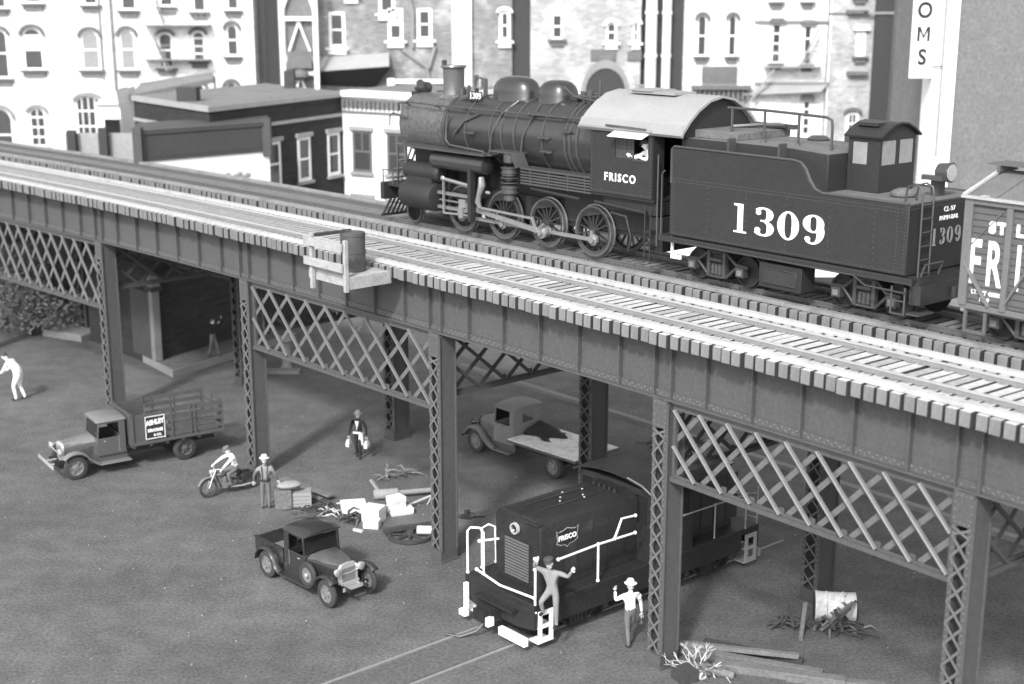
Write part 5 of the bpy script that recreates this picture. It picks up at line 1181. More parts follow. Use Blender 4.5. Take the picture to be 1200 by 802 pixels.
# heap of brushwood and scrap
def brush(name, label, x, y, r, n, m, mm=None, h=.3, seed=1, cat='brushwood', th=.02):
    random.seed(seed); b = MB()
    for i in range(n):
        a = random.uniform(0, 2*pi); q = random.uniform(0, r); px, py = q*cos(a), q*sin(a)*.6; L_ = random.uniform(.2,.6); d = random.uniform(0, 2*pi); zz = random.uniform(.02, h*(1-q/r)+.03)
        if mm and i % 5 == 0: b.k = 1
        else: b.k = 0
        b.tube([(px,py,zz),(px+cos(d)*L_*.5,py+sin(d)*L_*.5,zz+random.uniform(-.02,.12)),(px+cos(d)*L_,py+sin(d)*L_,max(.02,zz+random.uniform(-.15,.1)))], [th,th*.8,th*.4], 5)
    o = b.build(name, [m, mm or m]); o.matrix_world = place(x, y, 0); return tag(o, label, cat)
brush('brushwood', 'dark heap of brushwood between the crates and the pickup truck', -6.35, 43.05, .8, 46, 'wood_dark', 'wood', .3, 2)
brush('brushwood', 'small white splinters on the dark brushwood heap', -5.95, 42.85, .28, 12, 'twig', None, .35, 3, th=.025)
brush('brushwood', 'dark scrap heap just left of the carton pile', -5.15, 42.35, .45, 26, 'wood_dark', 'wood', .35, 4, th=.04)
brush('dry_weeds', 'spiky dry weed at the foot of the dark rear column', -4.35, 46.3, .3, 22, 'crate', 'wood', .5, 6, 'weeds')
brush('dry_weeds', 'second dry weed right of the spiky one by the dark rear column', -3.75, 46.5, .34, 18, 'wood', 'crate', .45, 7, 'weeds')
b = MB(); b.T = Matrix.Rotation(radians(90), 4, 'Y'); b.lathe([(.14,0),(.17,.04),(.17,.8),(.12,.84),(.09,.9),(.09,2.1),(.05,2.12)], (-.18,0,0), n=16)
b.T = None; b.bar((.2,.05,.25),(-.05,.3,.62),.08,.08); one('machine_shaft', 'scrap machine shaft with a thick pale drum lying behind the cartons', 'scrap metal', b, 'crate', place(-4.6,44.2,0,radians(14)))
b = MB(); b.tube([(0,0,.06),(.55,.3,.16),(1.5,.95,.3)],[.03,.04,.03],7); b.tube([(.95,.55,.2),(.78,.25,.02)],[.03,.02],6); one('forked_pole', 'pale forked pole lying right of the carton pile', 'pole', b, 'twig', place(-3.55,43.4,0,radians(5)))
t = thing('wagon_wheel', 'dark spoked wheel lying flat in front of the cartons', 'wheel', place(-3.15,40.95,.03))
b = MB(); b.lathe([(.62,0),(.72,0),(.72,.1),(.62,.1),(.62,0)], (0,0,0), n=30, cap=False); b.build('felloe', 'wood_dark', t); b = MB()
for k in range(8): a = pi*k/4; b.bar((.1*cos(a),.1*sin(a),.05),(.63*cos(a),.63*sin(a),.05),.06,.05)
b.lathe([(.12,-.02),(.14,.05),(.1,.2)], (0,0,0), n=14); b.build('spokes', 'wood_dark', t)
b = MB(); b.bar((-.9,0,.14),(1.0,.3,.22),.14,.14); one('timber_beam', 'dark beam resting across the flat spoked wheel', 'beam', b, 'wood_dark', place(-3.1,41.05,.06,radians(8)), .01)
b = MB(); b.T = Matrix.Rotation(radians(90),4,'Y'); b.lathe([(.14,0),(.15,.02),(.15,.52),(.14,.54)], (-.15,0,0), n=18)
one('can', 'small white cylindrical can lying beside the column foot', 'can', b, 'carton', place(-2.95,41.1,.0,radians(-2)))
b = MB(); b.lathe([(.3,0),(.3,.05),(.1,.1),(.08,.25)], (0,0,0), n=16); b.bar((-.3,0,.04),(.5,-.3,.04),.06,.06); one('axle_hub', 'small dark hub lying behind the first column', 'scrap metal', b, 'truck_dark', place(-1.45,42.7,0,.4))
b = MB(); b.tube([(-.25,0,.03),(0,.04,.08),(.25,0,.05)],[.03,.04,.02],6); one('stick', 'white bent stick lying behind the brushwood heap', 'stick', b, 'twig', place(-5.55,43.75,0,.0))
b = MB(); b.prism([(0,0),(.35,-.08),(.38,.02),(.02,.09)],0,.07,'z'); one('wood_chip', 'pale wedge chip lying in front of the carton pile', 'wood chip', b, 'twig', place(-5.0,41.45,0,radians(-20)))
# white drum lying down with scrap in front
t = thing('drum', 'large white ribbed drum lying on its side behind the near column', 'drum', place(8.12,35.0,.42,radians(-8)))
b = MB(); b.T = Matrix.Rotation(radians(90),4,'Y'); b.lathe([(.30,0),(.40,.01),(.42,.04),(.40,.07),(.39,.28),(.42,.31),(.39,.34),(.39,.72),(.42,.75),(.39,.78),(.40,1.02),(.42,1.05),(.40,1.08),(.3,1.09)], (0,0,0), n=30); b.build('shell', 'drum_white', t)
b = MB(); b.T = Matrix.Rotation(radians(90),4,'Y'); b.lathe([(.385,1.091),(.385,1.10)], (0,0,0), n=30); b.lathe([(.385,-.012),(.385,-.002)], (0,0,0), n=30); b.build('drum_head', 'wood_dark', t)
t = thing('ladder', 'short broken dark ladder leaning on the white drum', 'ladder', place(8.62,34.5,0,radians(15)))
for y in (-.18,.18): b = MB(); b.bar((-.55,y,.08),(.35,y,.78),.06,.07); b.build('stile', 'wood', t)
for k in range(5): b = MB(); u = .12+.18*k; b.bar((-.55+.9*u,-.2,.08+.7*u),(-.55+.9*u,.2,.08+.7*u),.05,.05); b.build('rung', 'wood', t)
brush('scrap_heap', 'dark scrap heap in front of the white drum', 8.6, 34.35, .7, 60, 'wood_dark', 'wood', .45, 9, 'scrap heap', .045)
t = thing('broken_chair', 'broken dark wooden chair frame lying against the white drum', 'chair', place(8.75,34.35,.05,radians(-30)))
for y_ in (-.25,.25):
    for p_, q_ in (((-.3,y_,0),(.25,y_,.75)),((.1,y_,.05),(-.15,y_,.62))): b = MB(); b.bar(p_,q_,.06,.07); b.build('leg', 'wood_dark', t)
b = MB(); b.obx((-.03,0,.36),(.5,.5,.05),Matrix.Rotation(radians(-50),3,'Y')); b.build('seat', 'wood_dark', t)
b = MB(); b.obx((.2,0,.66),(.2,.5,.04),Matrix.Rotation(radians(-50),3,'Y')); b.build('backrest', 'wood', t)
brush('scrap_heap', 'small dark scrap heap left of the white drum', 7.3, 34.5, .35, 20, 'wood_dark', None, .35, 10, 'scrap heap', .05)
b = MB(); b.bar((0,0,0),(.12,.05,1.05),.10,.07); one('wooden_post', 'short dark post standing left of the white drum', 'post', b, 'wood', place(7.52,33.75,0,.3), .01)
# timbers lying at the front
for (x,y,z,rz,L_,w,h_,lab) in ((6.15,33.0,.0,-26,2.6,.2,.14,'rearmost dark timber lying by the near column'),(6.0,32.4,.0,-22,3.6,.22,.18,'longest grey timber lying across the pile'),(5.75,32.75,.18,-14,3.0,.16,.12,'thin timber resting on the longest timber'),(6.6,31.75,.0,-17,3.2,.3,.2,'front pale squared timber at the bottom edge'),(7.9,31.35,.0,-10,2.4,.22,.14,'timber continuing right of the front pale one')):
    b = MB(); b.bx(-L_/2,L_/2,-w/2,w/2,0,h_); one('timber', lab, 'timber', b, 'wood' if 'pale' in lab or 'thin' in lab or 'longest' in lab else 'wood_dark', place(x,y,z,radians(rz)), .012)
# bleached dead branch
random.seed(4); b = MB()
def twig(p, d, L_, r, dep):
    q = p + d*L_; b.tube([p, p+d*L_*.5+Vector((random.uniform(-.02,.02),random.uniform(-.02,.02),0)), q], [r, r*.85, r*.65], 6)
    if dep:
        for k in range(3 if dep > 1 else 2):
            n_ = (d + Vector((random.uniform(-.9,.9),random.uniform(-.9,.9),random.uniform(-.3,.7)))).normalized(); twig(q, n_, L_*random.uniform(.55,.8), r*.68, dep-1)
for d_, L_, r_, n_ in (((-.9,-.1,.45),.42,.03,3),((-.35,-.2,1),.40,.028,3),((.25,.1,.9),.34,.026,3),((-.8,.1,.9),.34,.022,2),((.7,-.3,.35),.36,.03,2),((-1,-.2,.1),.4,.028,2)):
    twig(Vector((0,0,.05)), Vector(d_).normalized(), L_, r_, n_)
one('dead_branch', 'bleached white dead branch at the foot of the near column', 'branch', b, 'twig', place(4.62,31.95,0,0) @ Matrix.Scale(.9,4))
brush('brushwood', 'dark brush tangled under the bleached branch at the near column', 4.75, 31.9, .5, 40, 'wood', 'twig', .35, 15)
b = MB(); b.tube([(-.5,.2,.1),(0,0,.14),(.62,-.35,.1)],[.13,.12,.1],9); one('log', 'short grey log lying beside the bleached branch', 'log', b, 'wood', place(4.85,31.95,0,0))
b = MB(); b.ell((0,0,.08),(.15,.11,.1),8); one('stone', 'white rounded stone beside the short log', 'stone', b, 'twig', place(4.66,31.62,0,0))
b = MB(); b.bx(-.25,.25,-.25,.25,0,.3); one('box', 'dark box half hidden behind the bleached branch', 'box', b, 'wood_dark', place(4.25,31.6,0,.5), .01)
# scrap beyond the second lattice panel
b = MB()
for a_, c_ in (((-.8,0,0),(-.2,0,1.5)),((.8,0,0),(.1,0,1.5)),((-.5,0,.7),(.5,0,.7)),((-.2,0,1.5),(1.6,.3,2.1)),((0,0,1.5),(0,-.9,0))): b.bar(a_, c_, .08, .08)
one('hoist', 'small dark timber hoist seen through the near lattice panel', 'hoist', b, 'wood', place(5.9,50.6,0,.5))
brush('scrap_heap', 'dark scrap heap around the foot of the timber hoist', 6.2, 49.6, 1.6, 50, 'wood', 'wood_dark', .7, 12, 'scrap heap', .06)
# small pale figure-like pump post behind the second column
b = MB(); b.bx(-1.2,.9,-.3,.3,0,.14); one('loading_step', 'pale low loading step behind the second column', 'step', b, 'stone', place(-10.3,60.3,0,0), .01)
b = MB(); b.lathe([(.26,0),(.26,.1),(.2,.2),(.2,1.2),(.3,1.3),(.25,1.45),(.05,1.6)], (0,0,0), n=14); b.bar((0,0,1.3),(-.5,-.1,1.7),.07,.07); one('water_hydrant', 'pale hydrant pump standing behind the second column', 'hydrant', b, 'trim_grey', place(-10.1,61.0,0,0))

# switcher track in the yard
yt = thing('yard_track', 'rails set flush in the dirt leading to the switcher', 'railway track', DM)
for y in (-.70,.70):
    b = MB(); b.bx(-14,15,y-.04,y+.04,.002,.03); b.build('rail', 'rail_dusty', yt)
b = MB(); b.bx(-14,15,-.60,.60,.002,.014); b.build('paving', 'plank_way', yt)
tag(yt.children[0])

# ------------------------------------------------------------------ setting: ground, kerb
g = MB(); g.add([(-400,-60,0),(400,-60,0),(400,500,0),(-400,500,0)], [(0,1,2,3)]); tag(g.build('ground', 'ground'), kind='structure')
q0, q1 = Vector((-2.4,61.2,0)), Vector((16.5,39.2,0)); d = (q1-q0).normalized(); n_ = Vector((-d.y,d.x,0))
b = MB(); b.add([q0, q1, q1+n_*.3, q0+n_*.3, q0+Vector((0,0,.16)), q1+Vector((0,0,.16)), q1+n_*.3+Vector((0,0,.16)), q0+n_*.3+Vector((0,0,.16))], [(0,1,2,3),(4,5,6,7),(0,1,5,4),(1,2,6,5),(2,3,7,6),(3,0,4,7)]); tag(b.build('kerb', 'stone'), kind='structure')
b = MB(); b.add([q0+n_*.301+Vector((0,0,.12)), q1+n_*.301+Vector((0,0,.12)), q1+n_*5+Vector((0,0,.12)), q0+n_*5+Vector((0,0,.12))], [(0,1,2,3)]); tag(b.build('pavement', 'ground'), kind='structure')
# fine pebbles and pale specks
random.seed(8); b = MB()
for i in range(240):
    x = random.uniform(-19, 12); y = random.uniform(31, 56); r = random.choice((.012,.018,.025,.03)); b.lathe([(r,0),(r*.8,r*.7),(r*.2,r)], (x,y,0), n=5)
tag(b.build('pebbles', 'trim_grey'), 'scattered pale pebbles on the packed dirt', 'pebbles', kind='stuff')

# ------------------------------------------------------------------ buildings across the street
CP = radians(14.0); CH = 16.44; CF = 1650.0
def at(px, py, Y):
    u = (px-600)/CF; v = (401-py)/CF; dy = cos(CP)+v*sin(CP); dz = -sin(CP)+v*cos(CP); return Vector((u*Y/dy, Y, CH+dz*Y/dy))
YF = 92.0
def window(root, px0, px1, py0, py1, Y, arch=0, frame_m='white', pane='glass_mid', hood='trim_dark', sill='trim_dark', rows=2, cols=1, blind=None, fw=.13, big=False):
    a = at(px0, py1, Y); c = at(px1, py0, Y); x0, x1, z0, z1 = a.x, c.x, a.z, c.z; w = x1-x0; h_ = z1-z0
    wn = sub('window', root, ((x0+x1)/2, Y, z0)); hw = w/2
    b = MB(); y = -.04
    if arch:
        top = [(hw*cos(pi*i/10), h_-hw*arch + hw*arch*sin(pi*i/10)) for i in range(11)]
    else: top = [(hw,h_),(-hw,h_)]
    outer = [(-hw,0),(hw,0)]+top
    inner = [(x_*(1-fw/hw), fw+(z_-fw)*(h_-2*fw)/(h_-fw) if z_ > 0 else fw) for x_, z_ in outer]
    n = len(outer); vs = [(x_,y,z_) for x_, z_ in outer]+[(x_,y,z_) for x_, z_ in inner]+[(x_,.0,z_) for x_, z_ in outer]
    b.add(vs, [(i,(i+1)%n,n+(i+1)%n,n+i) for i in range(n)]+[(i,2*n+i,2*n+(i+1)%n,(i+1)%n) for i in range(n)])
    for k in range(1, rows): b.bx(-hw+fw*.7,hw-fw*.7,y-.01,y+.03,h_*k/rows-.05,h_*k/rows+.05)
    for k in range(1, cols): b.bx(-hw+w*k/cols-.03,-hw+w*k/cols+.03,y-.012,y+.028,fw*.7,h_-fw)
    b.build('window_frame', frame_m, wn, flat=True)
    p = MB(); p.add([(x_,-.018,z_) for x_, z_ in inner], [tuple(range(n))]); p.build('pane', pane, wn, flat=True)
    if blind:
        p = MB(); p.add([(-hw+fw,-.028,h_*(1-blind)),(hw-fw,-.028,h_*(1-blind)),(hw-fw,-.028,h_-fw*1.2-(.25*w if arch else 0)),(-hw+fw,-.028,h_-fw*1.2-(.25*w if arch else 0))], [(0,1,2,3)]); p.build('blind', 'white_wall', wn, flat=True)
    if sill:
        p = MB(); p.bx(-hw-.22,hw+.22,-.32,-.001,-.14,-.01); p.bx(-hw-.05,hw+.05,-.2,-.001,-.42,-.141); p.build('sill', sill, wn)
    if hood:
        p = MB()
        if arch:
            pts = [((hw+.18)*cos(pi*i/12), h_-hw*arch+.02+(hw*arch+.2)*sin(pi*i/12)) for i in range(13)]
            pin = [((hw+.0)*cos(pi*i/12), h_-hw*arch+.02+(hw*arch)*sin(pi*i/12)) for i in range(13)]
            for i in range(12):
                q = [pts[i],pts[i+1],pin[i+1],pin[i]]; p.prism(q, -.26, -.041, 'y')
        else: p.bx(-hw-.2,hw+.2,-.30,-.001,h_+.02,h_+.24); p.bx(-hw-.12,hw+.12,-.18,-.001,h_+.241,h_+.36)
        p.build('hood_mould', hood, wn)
    return wn
def block(name, label, px0, px1, m, Y=YF, ztop=22, depth=9, cat='building', z0=0):
    x0 = at(px0, 100, Y).x; x1 = at(px1, 100, Y).x
    t = thing(name, label, cat, place((x0+x1)/2, Y, 0)); b = MB(); cx = (x0+x1)/2
    b.bx(x0-cx,x1-cx,0,depth,z0,ztop); o = b.build('wall', m, t)
    r = MB(); r.bx(x0-cx+.1,x1-cx-.1,.1,depth-.1,ztop+.001,ztop+.08); r.build('roof', 'roof_felt', t)
    sh = sub('storeys', t, (-cx, -Y, 0)) if False else t
    t['cx'] = cx
    return t
def win(t, *a, **k):
    Y = t.location.y if 'yy' not in t else t['yy']; w = window(t, *a, Y=t.location.y, **k); w.location = (w.location.x - t.location.x, 0, w.location.z); return w
bA = block('tenement_building', 'overexposed white tenement with arched windows at the far left', -190, 126, 'w_wall')
for (a,c,y0,y1,kw) in ((-14,8,33,92,dict(arch=.6)),(29,49,32,82,dict(arch=.8,blind=.55)),(97,116,35,82,dict(arch=.8,pane='glass_grey')),(29,47,-30,4,dict(arch=.8,blind=.3)),(98,113,-28,6,dict(arch=.8)),(-14,5,-30,10,dict(arch=.6)),
    (-14,14,126,190,dict(arch=.8,sill=None,hood='trim_grey')),(37,53,126,172,dict(arch=.6,rows=4,cols=2,hood='trim_grey')),(92,118,112,166,dict(arch=.45,rows=3,cols=4,hood='trim_grey',fw=.1))):
    win(bA, a, c, y0, y1, **kw)
bB = block('tenement_building', 'overexposed white tenement with a fire escape left of the narrow dark alley', 126.4, 300, 'w_wall')
for (a,c,y0,y1,kw) in ((142,158,34,82,dict(arch=.9,pane='glass_grey')),(142,158,-30,12,dict(arch=.9)),(142,158,106,150,dict(arch=.9)),(187,202,38,80,dict(arch=.5,pane='glass_mid')),(187,202,-30,8,dict(arch=.5)),(226,240,36,72,dict(arch=.6,rows=4)),(226,240,-30,14,dict(arch=.6)),(226,240,97,140,dict(arch=.6)),
    (266,279,28,66,dict(arch=.9)),(266,279,-26,12,dict(arch=.9)),(266,279,96,140,dict(arch=.9)),(187,202,100,140,dict(arch=.5))):
    win(bB, a, c, y0, y1, **kw)
def px_line(b, t, a, c, w, Y, off): 
    p = at(*a, Y)-t.location; q = at(*c, Y)-t.location; p.y = q.y = -off; b.bar(p, q, w, w)
fe = sub('fire_escape', bB)
b = MB()
for yy in (29,69): 
    p = at(170,yy,YF)-bB.location; q = at(248,yy-2,YF)-bB.location; b.bx(p.x,q.x,-1.1,-.05,p.z-.06,p.z); b.bx(p.x,q.x,-1.12,-1.06,p.z+.85,p.z+.9)
    for k in range(12): x = p.x+(q.x-p.x)*k/11; b.bx(x-.015,x+.015,-1.11,-1.08,p.z,p.z+.85)
px_line(b, bB, (181,34), (200,82), .16, YF, .9); px_line(b, bB, (187,0), (196,28), .16, YF, .9); px_line(b, bB, (185,34), (204,82), .05, YF, .9)
b.build('landing', 'trim_grey', fe)
b = MB(); p = at(128,-20,YF)-bB.location; q = at(128,112,YF)-bB.location; b.cyl((p.x,-.15,q.z),(p.x,-.15,p.z),.09,8); b.cyl((p.x-.75,-.12,q.z+1),(p.x-.75,-.12,p.z),.06,8); b.bx(p.x-.35,p.x+.5,-.6,-.01,q.z-1.2,q.z); b.build('downpipe', 'trim_grey', bB)
# sloping porch roof and low lean-to
t = thing('lean_to', 'small white gabled lean-to beside the dark flat-roofed building', 'shed', place(0,0,0))
p0 = at(118,210,84); p1 = at(146,210,84); b = MB(); b.bx(p0.x,p1.x,84,88,0,at(120,122,84).z); zt = at(120,122,84).z; zr = at(135,112,84).z
b.prism([(p0.x,zt+.001),(p1.x,zt+.001),(p1.x-.1,zr+.3),((p0.x+p1.x)/2,zr)], 83.7, 88, 'y'); b.build('wall', 'white_wall', t)
b = MB(); a = at(124,165,83.9); c = at(140,140,83.9); b.bx(a.x,c.x,83.9,83.99,a.z,c.z); b.build('doorway', 'glass', t)
t = thing('canopy', 'long grey sloping canopy in front of the white tenement wall', 'canopy', place(0,0,0))
b = MB(); A = [at(152,112,86), at(165,97,88), at(250,84,90), at(250,92,89)]; b.add([tuple(v) for v in A]+[(v.x,v.y,v.z-.3) for v in A], [(0,1,2,3),(4,7,6,5),(0,4,5,1),(1,5,6,2),(2,6,7,3),(3,7,4,0)]); b.build('roof', 'roof_felt', t)
b = MB(); 
for v in (A[1],A[2]): b.bx(v.x-.06,v.x+.06,v.y+.2,v.y+.32,0,v.z-.3)
b.build('post', 'trim_grey', t)
bC = block('alley_building', 'grey end wall with a dark recess between the white tenement and the steel tower', 300.4, 330, 'stucco', Y=93.5)
b = MB(); p = at(313,100,93.4)-bC.location; q = at(327,100,93.4)-bC.location; b.bx(p.x,q.x,-.1,-.01,0,21.9); b.build('recess', 'dark_wall', bC)
bD = block('brick_building', 'grey brick building with white window surrounds and drainpipes behind the smokestack', 330.4, 530, 'g_brick')
for (a,c,y0,y1,kw) in ((386,404,14,56,dict()),(444,462,-30,16,dict()),(455,472,10,48,dict(blind=.5)),(489,506,10,47,dict()),(404,418,-30,-4,dict())):
    win(bD, a, c, y0, y1, hood=None, sill='white', fw=.2, **kw)
b = MB()
for pts in (((476,-20),(484,14),(484,56)),((472,58),(482,66),(500,78),(503,95)),((510,55),(503,80))):
    P3 = [at(*p,YF)-bD.location for p in pts]
    for v in P3: v.y = -.18
    b.tube(P3, .12, 7)
b.build('drainpipe', 'trim_grey', bD)
# steel tower
t = thing('steel_tower', 'white braced steel tower frame standing before the grey wall', 'tower', place(0,0,0)); Y = 90
b = MB(); xl = at(333,100,Y).x; xr = at(372,100,Y).x; zt_ = 22
for x in (xl,xr): b.bx(x-.15,x+.15,Y-.15,Y+.15,0,zt_)
b.build('leg', 'white_wall', t)
b = MB(); zs = [at(350,v,Y).z for v in (150,86,22,-42,-106)]
for z in zs: b.bx(xl,xr,Y-.1,Y+.1,z-.12,z+.12)
for z0_, z1_ in zip(zs[:-1], zs[1:]): 
    xm = (xl+xr)/2; b.bar((xl,Y,z0_+.3),(xm,Y,z1_-.2),.12,.12); b.bar((xr,Y,z0_+.3),(xm,Y,z1_-.2),.12,.12)
b.build('bracing', 'white_wall', t)
b = MB(); b.bx(xl+.2,xr-.2,Y+.3,Y+.35,0,22); b.build('back_panel', 'stucco', t)
b = MB(); a = at(338,80,Y); c = at(366,60,Y); b.bx(a.x,c.x,Y-.4,Y-.2,a.z,c.z); b.ell(((a.x+c.x)/2,Y-.4,a.z-.4),(.6,.4,.35),8); b.build('winch', 'trim_dark', t)
# awning and fence in front of the brick building
t = thing('awning', 'light wedge-shaped awning with a dark underside on the grey brick building', 'awning', place(0,0,0))
V = [at(372,67,91.9), at(456,62,91.9), at(456,78,90.6), at(372,84,90.6)]; b = MB(); b.add([tuple(v) for v in V]+[tuple(at(372,74,91.9)),tuple(at(456,70,91.9))], [(0,1,2,3)]); b.build('canvas', 'trim_cream', t)
b = MB(); Vd = [at(372,85,90.5), at(458,79,90.5), at(440,103,91.9), at(372,100,91.9)]; b.add([tuple(v) for v in Vd], [(0,1,2,3)]); b.build('underside', 'dark_wall', t)
t = thing('yard_fence', 'low dark boarded fence with a white end post below the drainpipes', 'fence', place(0,0,0))
b = MB(); a = at(464,122,88); c = at(520,98,88); b.bx(a.x,c.x,88,88.15,0,c.z); b.build('boards', 'wood_dark', t); b = MB(); b.bx(a.x-.5,a.x-.05,87.9,88.2,0,c.z+.3); b.bx(a.x,c.x,87.9,88.2,c.z+.001,c.z+.25); b.build('end_post', 'white_wall', t)
bE = block('white_tower_wall', 'plain bright white pilaster wall directly behind the smokestack', 530.4, 553, 'white_wall', Y=91.6)
bF = block('brick_building', 'narrow grey brick building with one visible white-framed window', 553.4, 600, 'g_brick')
win(bF, 585, 598, 12, 48, hood='white', sill='white', fw=.2, arch=.5); win(bF, 585, 598, -60, -20, hood='white', sill='white', fw=.2, arch=.5)
bG = block('alley_wall', 'tall dark alley wall left of the pale brick facade', 600.4, 621, 'dark_wall', Y=92.3)
bH = block('brick_building', 'pale brick building with arched doorway behind the steam dome', 621.4, 750, 'l_brick')
for (a,c,y0,y1,kw) in ((646,660,16,46,dict(hood=None)),(710,723,26,50,dict(hood='white',arch=.7)),(741,749.5,26,50,dict(hood='white',arch=.7)),(646,660,-50,-18,dict(hood=None)),(710,723,-50,-16,dict(hood='white',arch=.7)),(741,749.5,-50,-16,dict(hood='white',arch=.7))):
    win(bH, a, c, y0, y1, sill='white' if a > 700 else 'trim_dark', fw=.14, **kw)
b = MB()
for a_, c_, y0_, y1_ in ((692,722,58,71),(735,752,60,71)): p = at(a_,y1_,YF)-bH.location; q = at(c_,y0_,YF)-bH.location; b.bx(p.x,q.x,-.12,-.01,p.z,q.z)
b.build('dark_panel', 'trim_dark', bH)
b = MB(); p = at(686,108,YF)-bH.location; q = at(733,80,YF)-bH.location; cx_ = (p.x+q.x)/2; hw = (q.x-p.x)/2; hz = (q.z-p.z)
b.prism([(cx_-hw,p.z-3),(cx_+hw,p.z-3)]+[(cx_+hw*cos(pi*i/12), p.z+hz*sin(pi*i/12)) for i in range(13)], -.06, -.01, 'y'); b.build('arched_doorway', 'dark_wall', bH)
b = MB()
for i in range(12):
    a0, a1 = pi*i/12, pi*(i+1)/12; b.prism([(cx_+hw*r_*cos(a_), p.z+hz*r2*sin(a_)) for r_, r2, a_ in ((1.0,1.0,a0),(1.0,1.0,a1),(1.2,1.35,a1),(1.2,1.35,a0))], -.14, -.061, 'y')
b.build('arch_stones', 'trim_grey', bH)
bI = block('dark_wall_building', 'dark recessed wall carrying two white pipes right of the arched doorway', 750.4, 800, 'dark_wall', Y=92.6)
for px, r_ in ((761,.36),(779,.28)):
    x = at(px,100,92.6).x-bI.location.x; b = MB(); b.cyl((x,-.45,0),(x,-.45,21.9),r_,14)
    for z in (6,9.5,12.3,15.0,17): b.cyl((x,-.45,z),(x,-.45,z+.2),r_*1.18,14)
    b.build('vent_pipe', 'white_wall', bI)
bJ = block('hotel_building', 'overexposed white building with hooded windows and sign board behind the tender', 800.4, 971, 'w_wall')
for (a,c,y0,y1,kw) in ((816,829,18,66,dict(arch=.9,hood='trim_dark')),(852,864,18,66,dict(arch=.9,hood='trim_dark')),(903,916,28,74,dict(rows=4)),(940,952,30,76,dict(rows=3)),(904,917,-40,2,dict()),(941,953,-40,2,dict()),(816,829,-50,-12,dict(arch=.9)),(852,864,-50,-12,dict(arch=.9)),(939,950,118,158,dict(rows=4,hood='trim_grey',sill=None)),(903,913,150,190,dict(sill=None))):
    win(bJ, a, c, y0, y1, fw=.1, **kw)
for y in (25,97): b = MB(); p = at(884,y,YF)-bJ.location; q = at(971,y,YF)-bJ.location; b.bx(p.x,q.x,-.2,-.01,p.z-.08,p.z+.06); b.build('string_course', 'trim_grey', bJ)
b = MB(); p = at(822,98,YF)-bJ.location; q = at(864,78,YF)-bJ.location; b.bx(p.x,q.x,-.12,-.01,p.z,q.z); b.build('name_board', 'trim_dark', bJ)
b = MB(); p = at(813,116,YF)-bJ.location; q = at(875,100,YF)-bJ.location
for k in range(12): x = p.x+(q.x-p.x)*k/11.; b.bx(x-.09,x+.09,-.5,-.01,p.z-.2*(k%2),q.z-.25)
b.bx(p.x-.2,q.x+.2,-.7,-.01,q.z-.249,q.z); b.build('bracketed_cornice', 'trim_dark', bJ)
fe = sub('fire_escape', bJ); b = MB(); px_line(b, bJ, (957,34), (936,76), .12, YF, .7); px_line(b, bJ, (961,34), (940,76), .06, YF, .7); p = at(895,60,YF)-bJ.location; q = at(962,60,YF)-bJ.location; b.bx(p.x,q.x,-1.0,-.95,p.z,p.z+.05); b.bx(p.x,q.x,-1.0,-.05,p.z-1.0,p.z-.95)
for k in range(14): x = p.x+(q.x-p.x)*k/13; b.bx(x-.012,x+.012,-.99,-.96,p.z-.95,p.z)
px_line(b, bJ, (871,125), (905,80), .12, YF, .8); b.build('landing', 'trim_cream', fe)
b = MB(); V = [at(868,112,91.5),at(895,98,91.9),at(971,98,91.9),at(962,108,91)]; b.add([tuple(v-bJ.location) for v in V], [(0,1,2,3)]); b.build('porch_roof', 'trim_cream', bJ)
bK = block('brick_building', 'pale grey brick building with a white corner line left of the dark wall', 971.4, 1021, 'l_brick')
for (a,c,y0,y1,kw) in ((1002,1015,36,66,dict(hood='white',cols=2)),(1002,1015,-40,-4,dict(hood='white',cols=2)),(989,1007,130,175,dict(rows=3,cols=2,hood='trim_dark',arch=.4))):
    win(bK, a, c, y0, y1, fw=.22, **kw)
b = MB()
for y in (14,86): p = at(992,y,YF)-bK.location; q = at(1016,y,YF)-bK.location; b.bx(p.x,q.x,-.4,-.01,p.z-.12,p.z+.12)
b.build('window_ledge', 'trim_dark', bK)
b = MB(); p = at(971.6,0,YF)-bK.location; b.bx(p.x,p.x+.09,-.05,-.005,0,21.8); p = at(1000,17,YF)-bK.location; b.bx(p.x-1.5,p.x+1.1,-.08,-.01,p.z,p.z+.1); b.build('trim_strip', 'trim_dark', bK)
bL = block('alley_wall', 'tall dark alley wall left of the hanging letter sign', 1021.4, 1046, 'dark_wall', Y=91.7)
b = MB(); p = at(1034,16,91.7)-bL.location; b.bx(p.x-1.2,p.x+1.2,-.1,-.01,p.z-.05,p.z+.1); b.build('string_course', 'trim_grey', bL)
bM = block('corner_building', 'grey building end partly hidden by the white vertical sign', 1046.4, 1088, 'stucco', Y=90.8)
b = MB(); a = at(1048,190,90.8)-bM.location; c = at(1084,122,90.8)-bM.location; b.bx(a.x,c.x,-.12,-.01,a.z,c.z); b.build('white_panel', 'white_wall', bM)
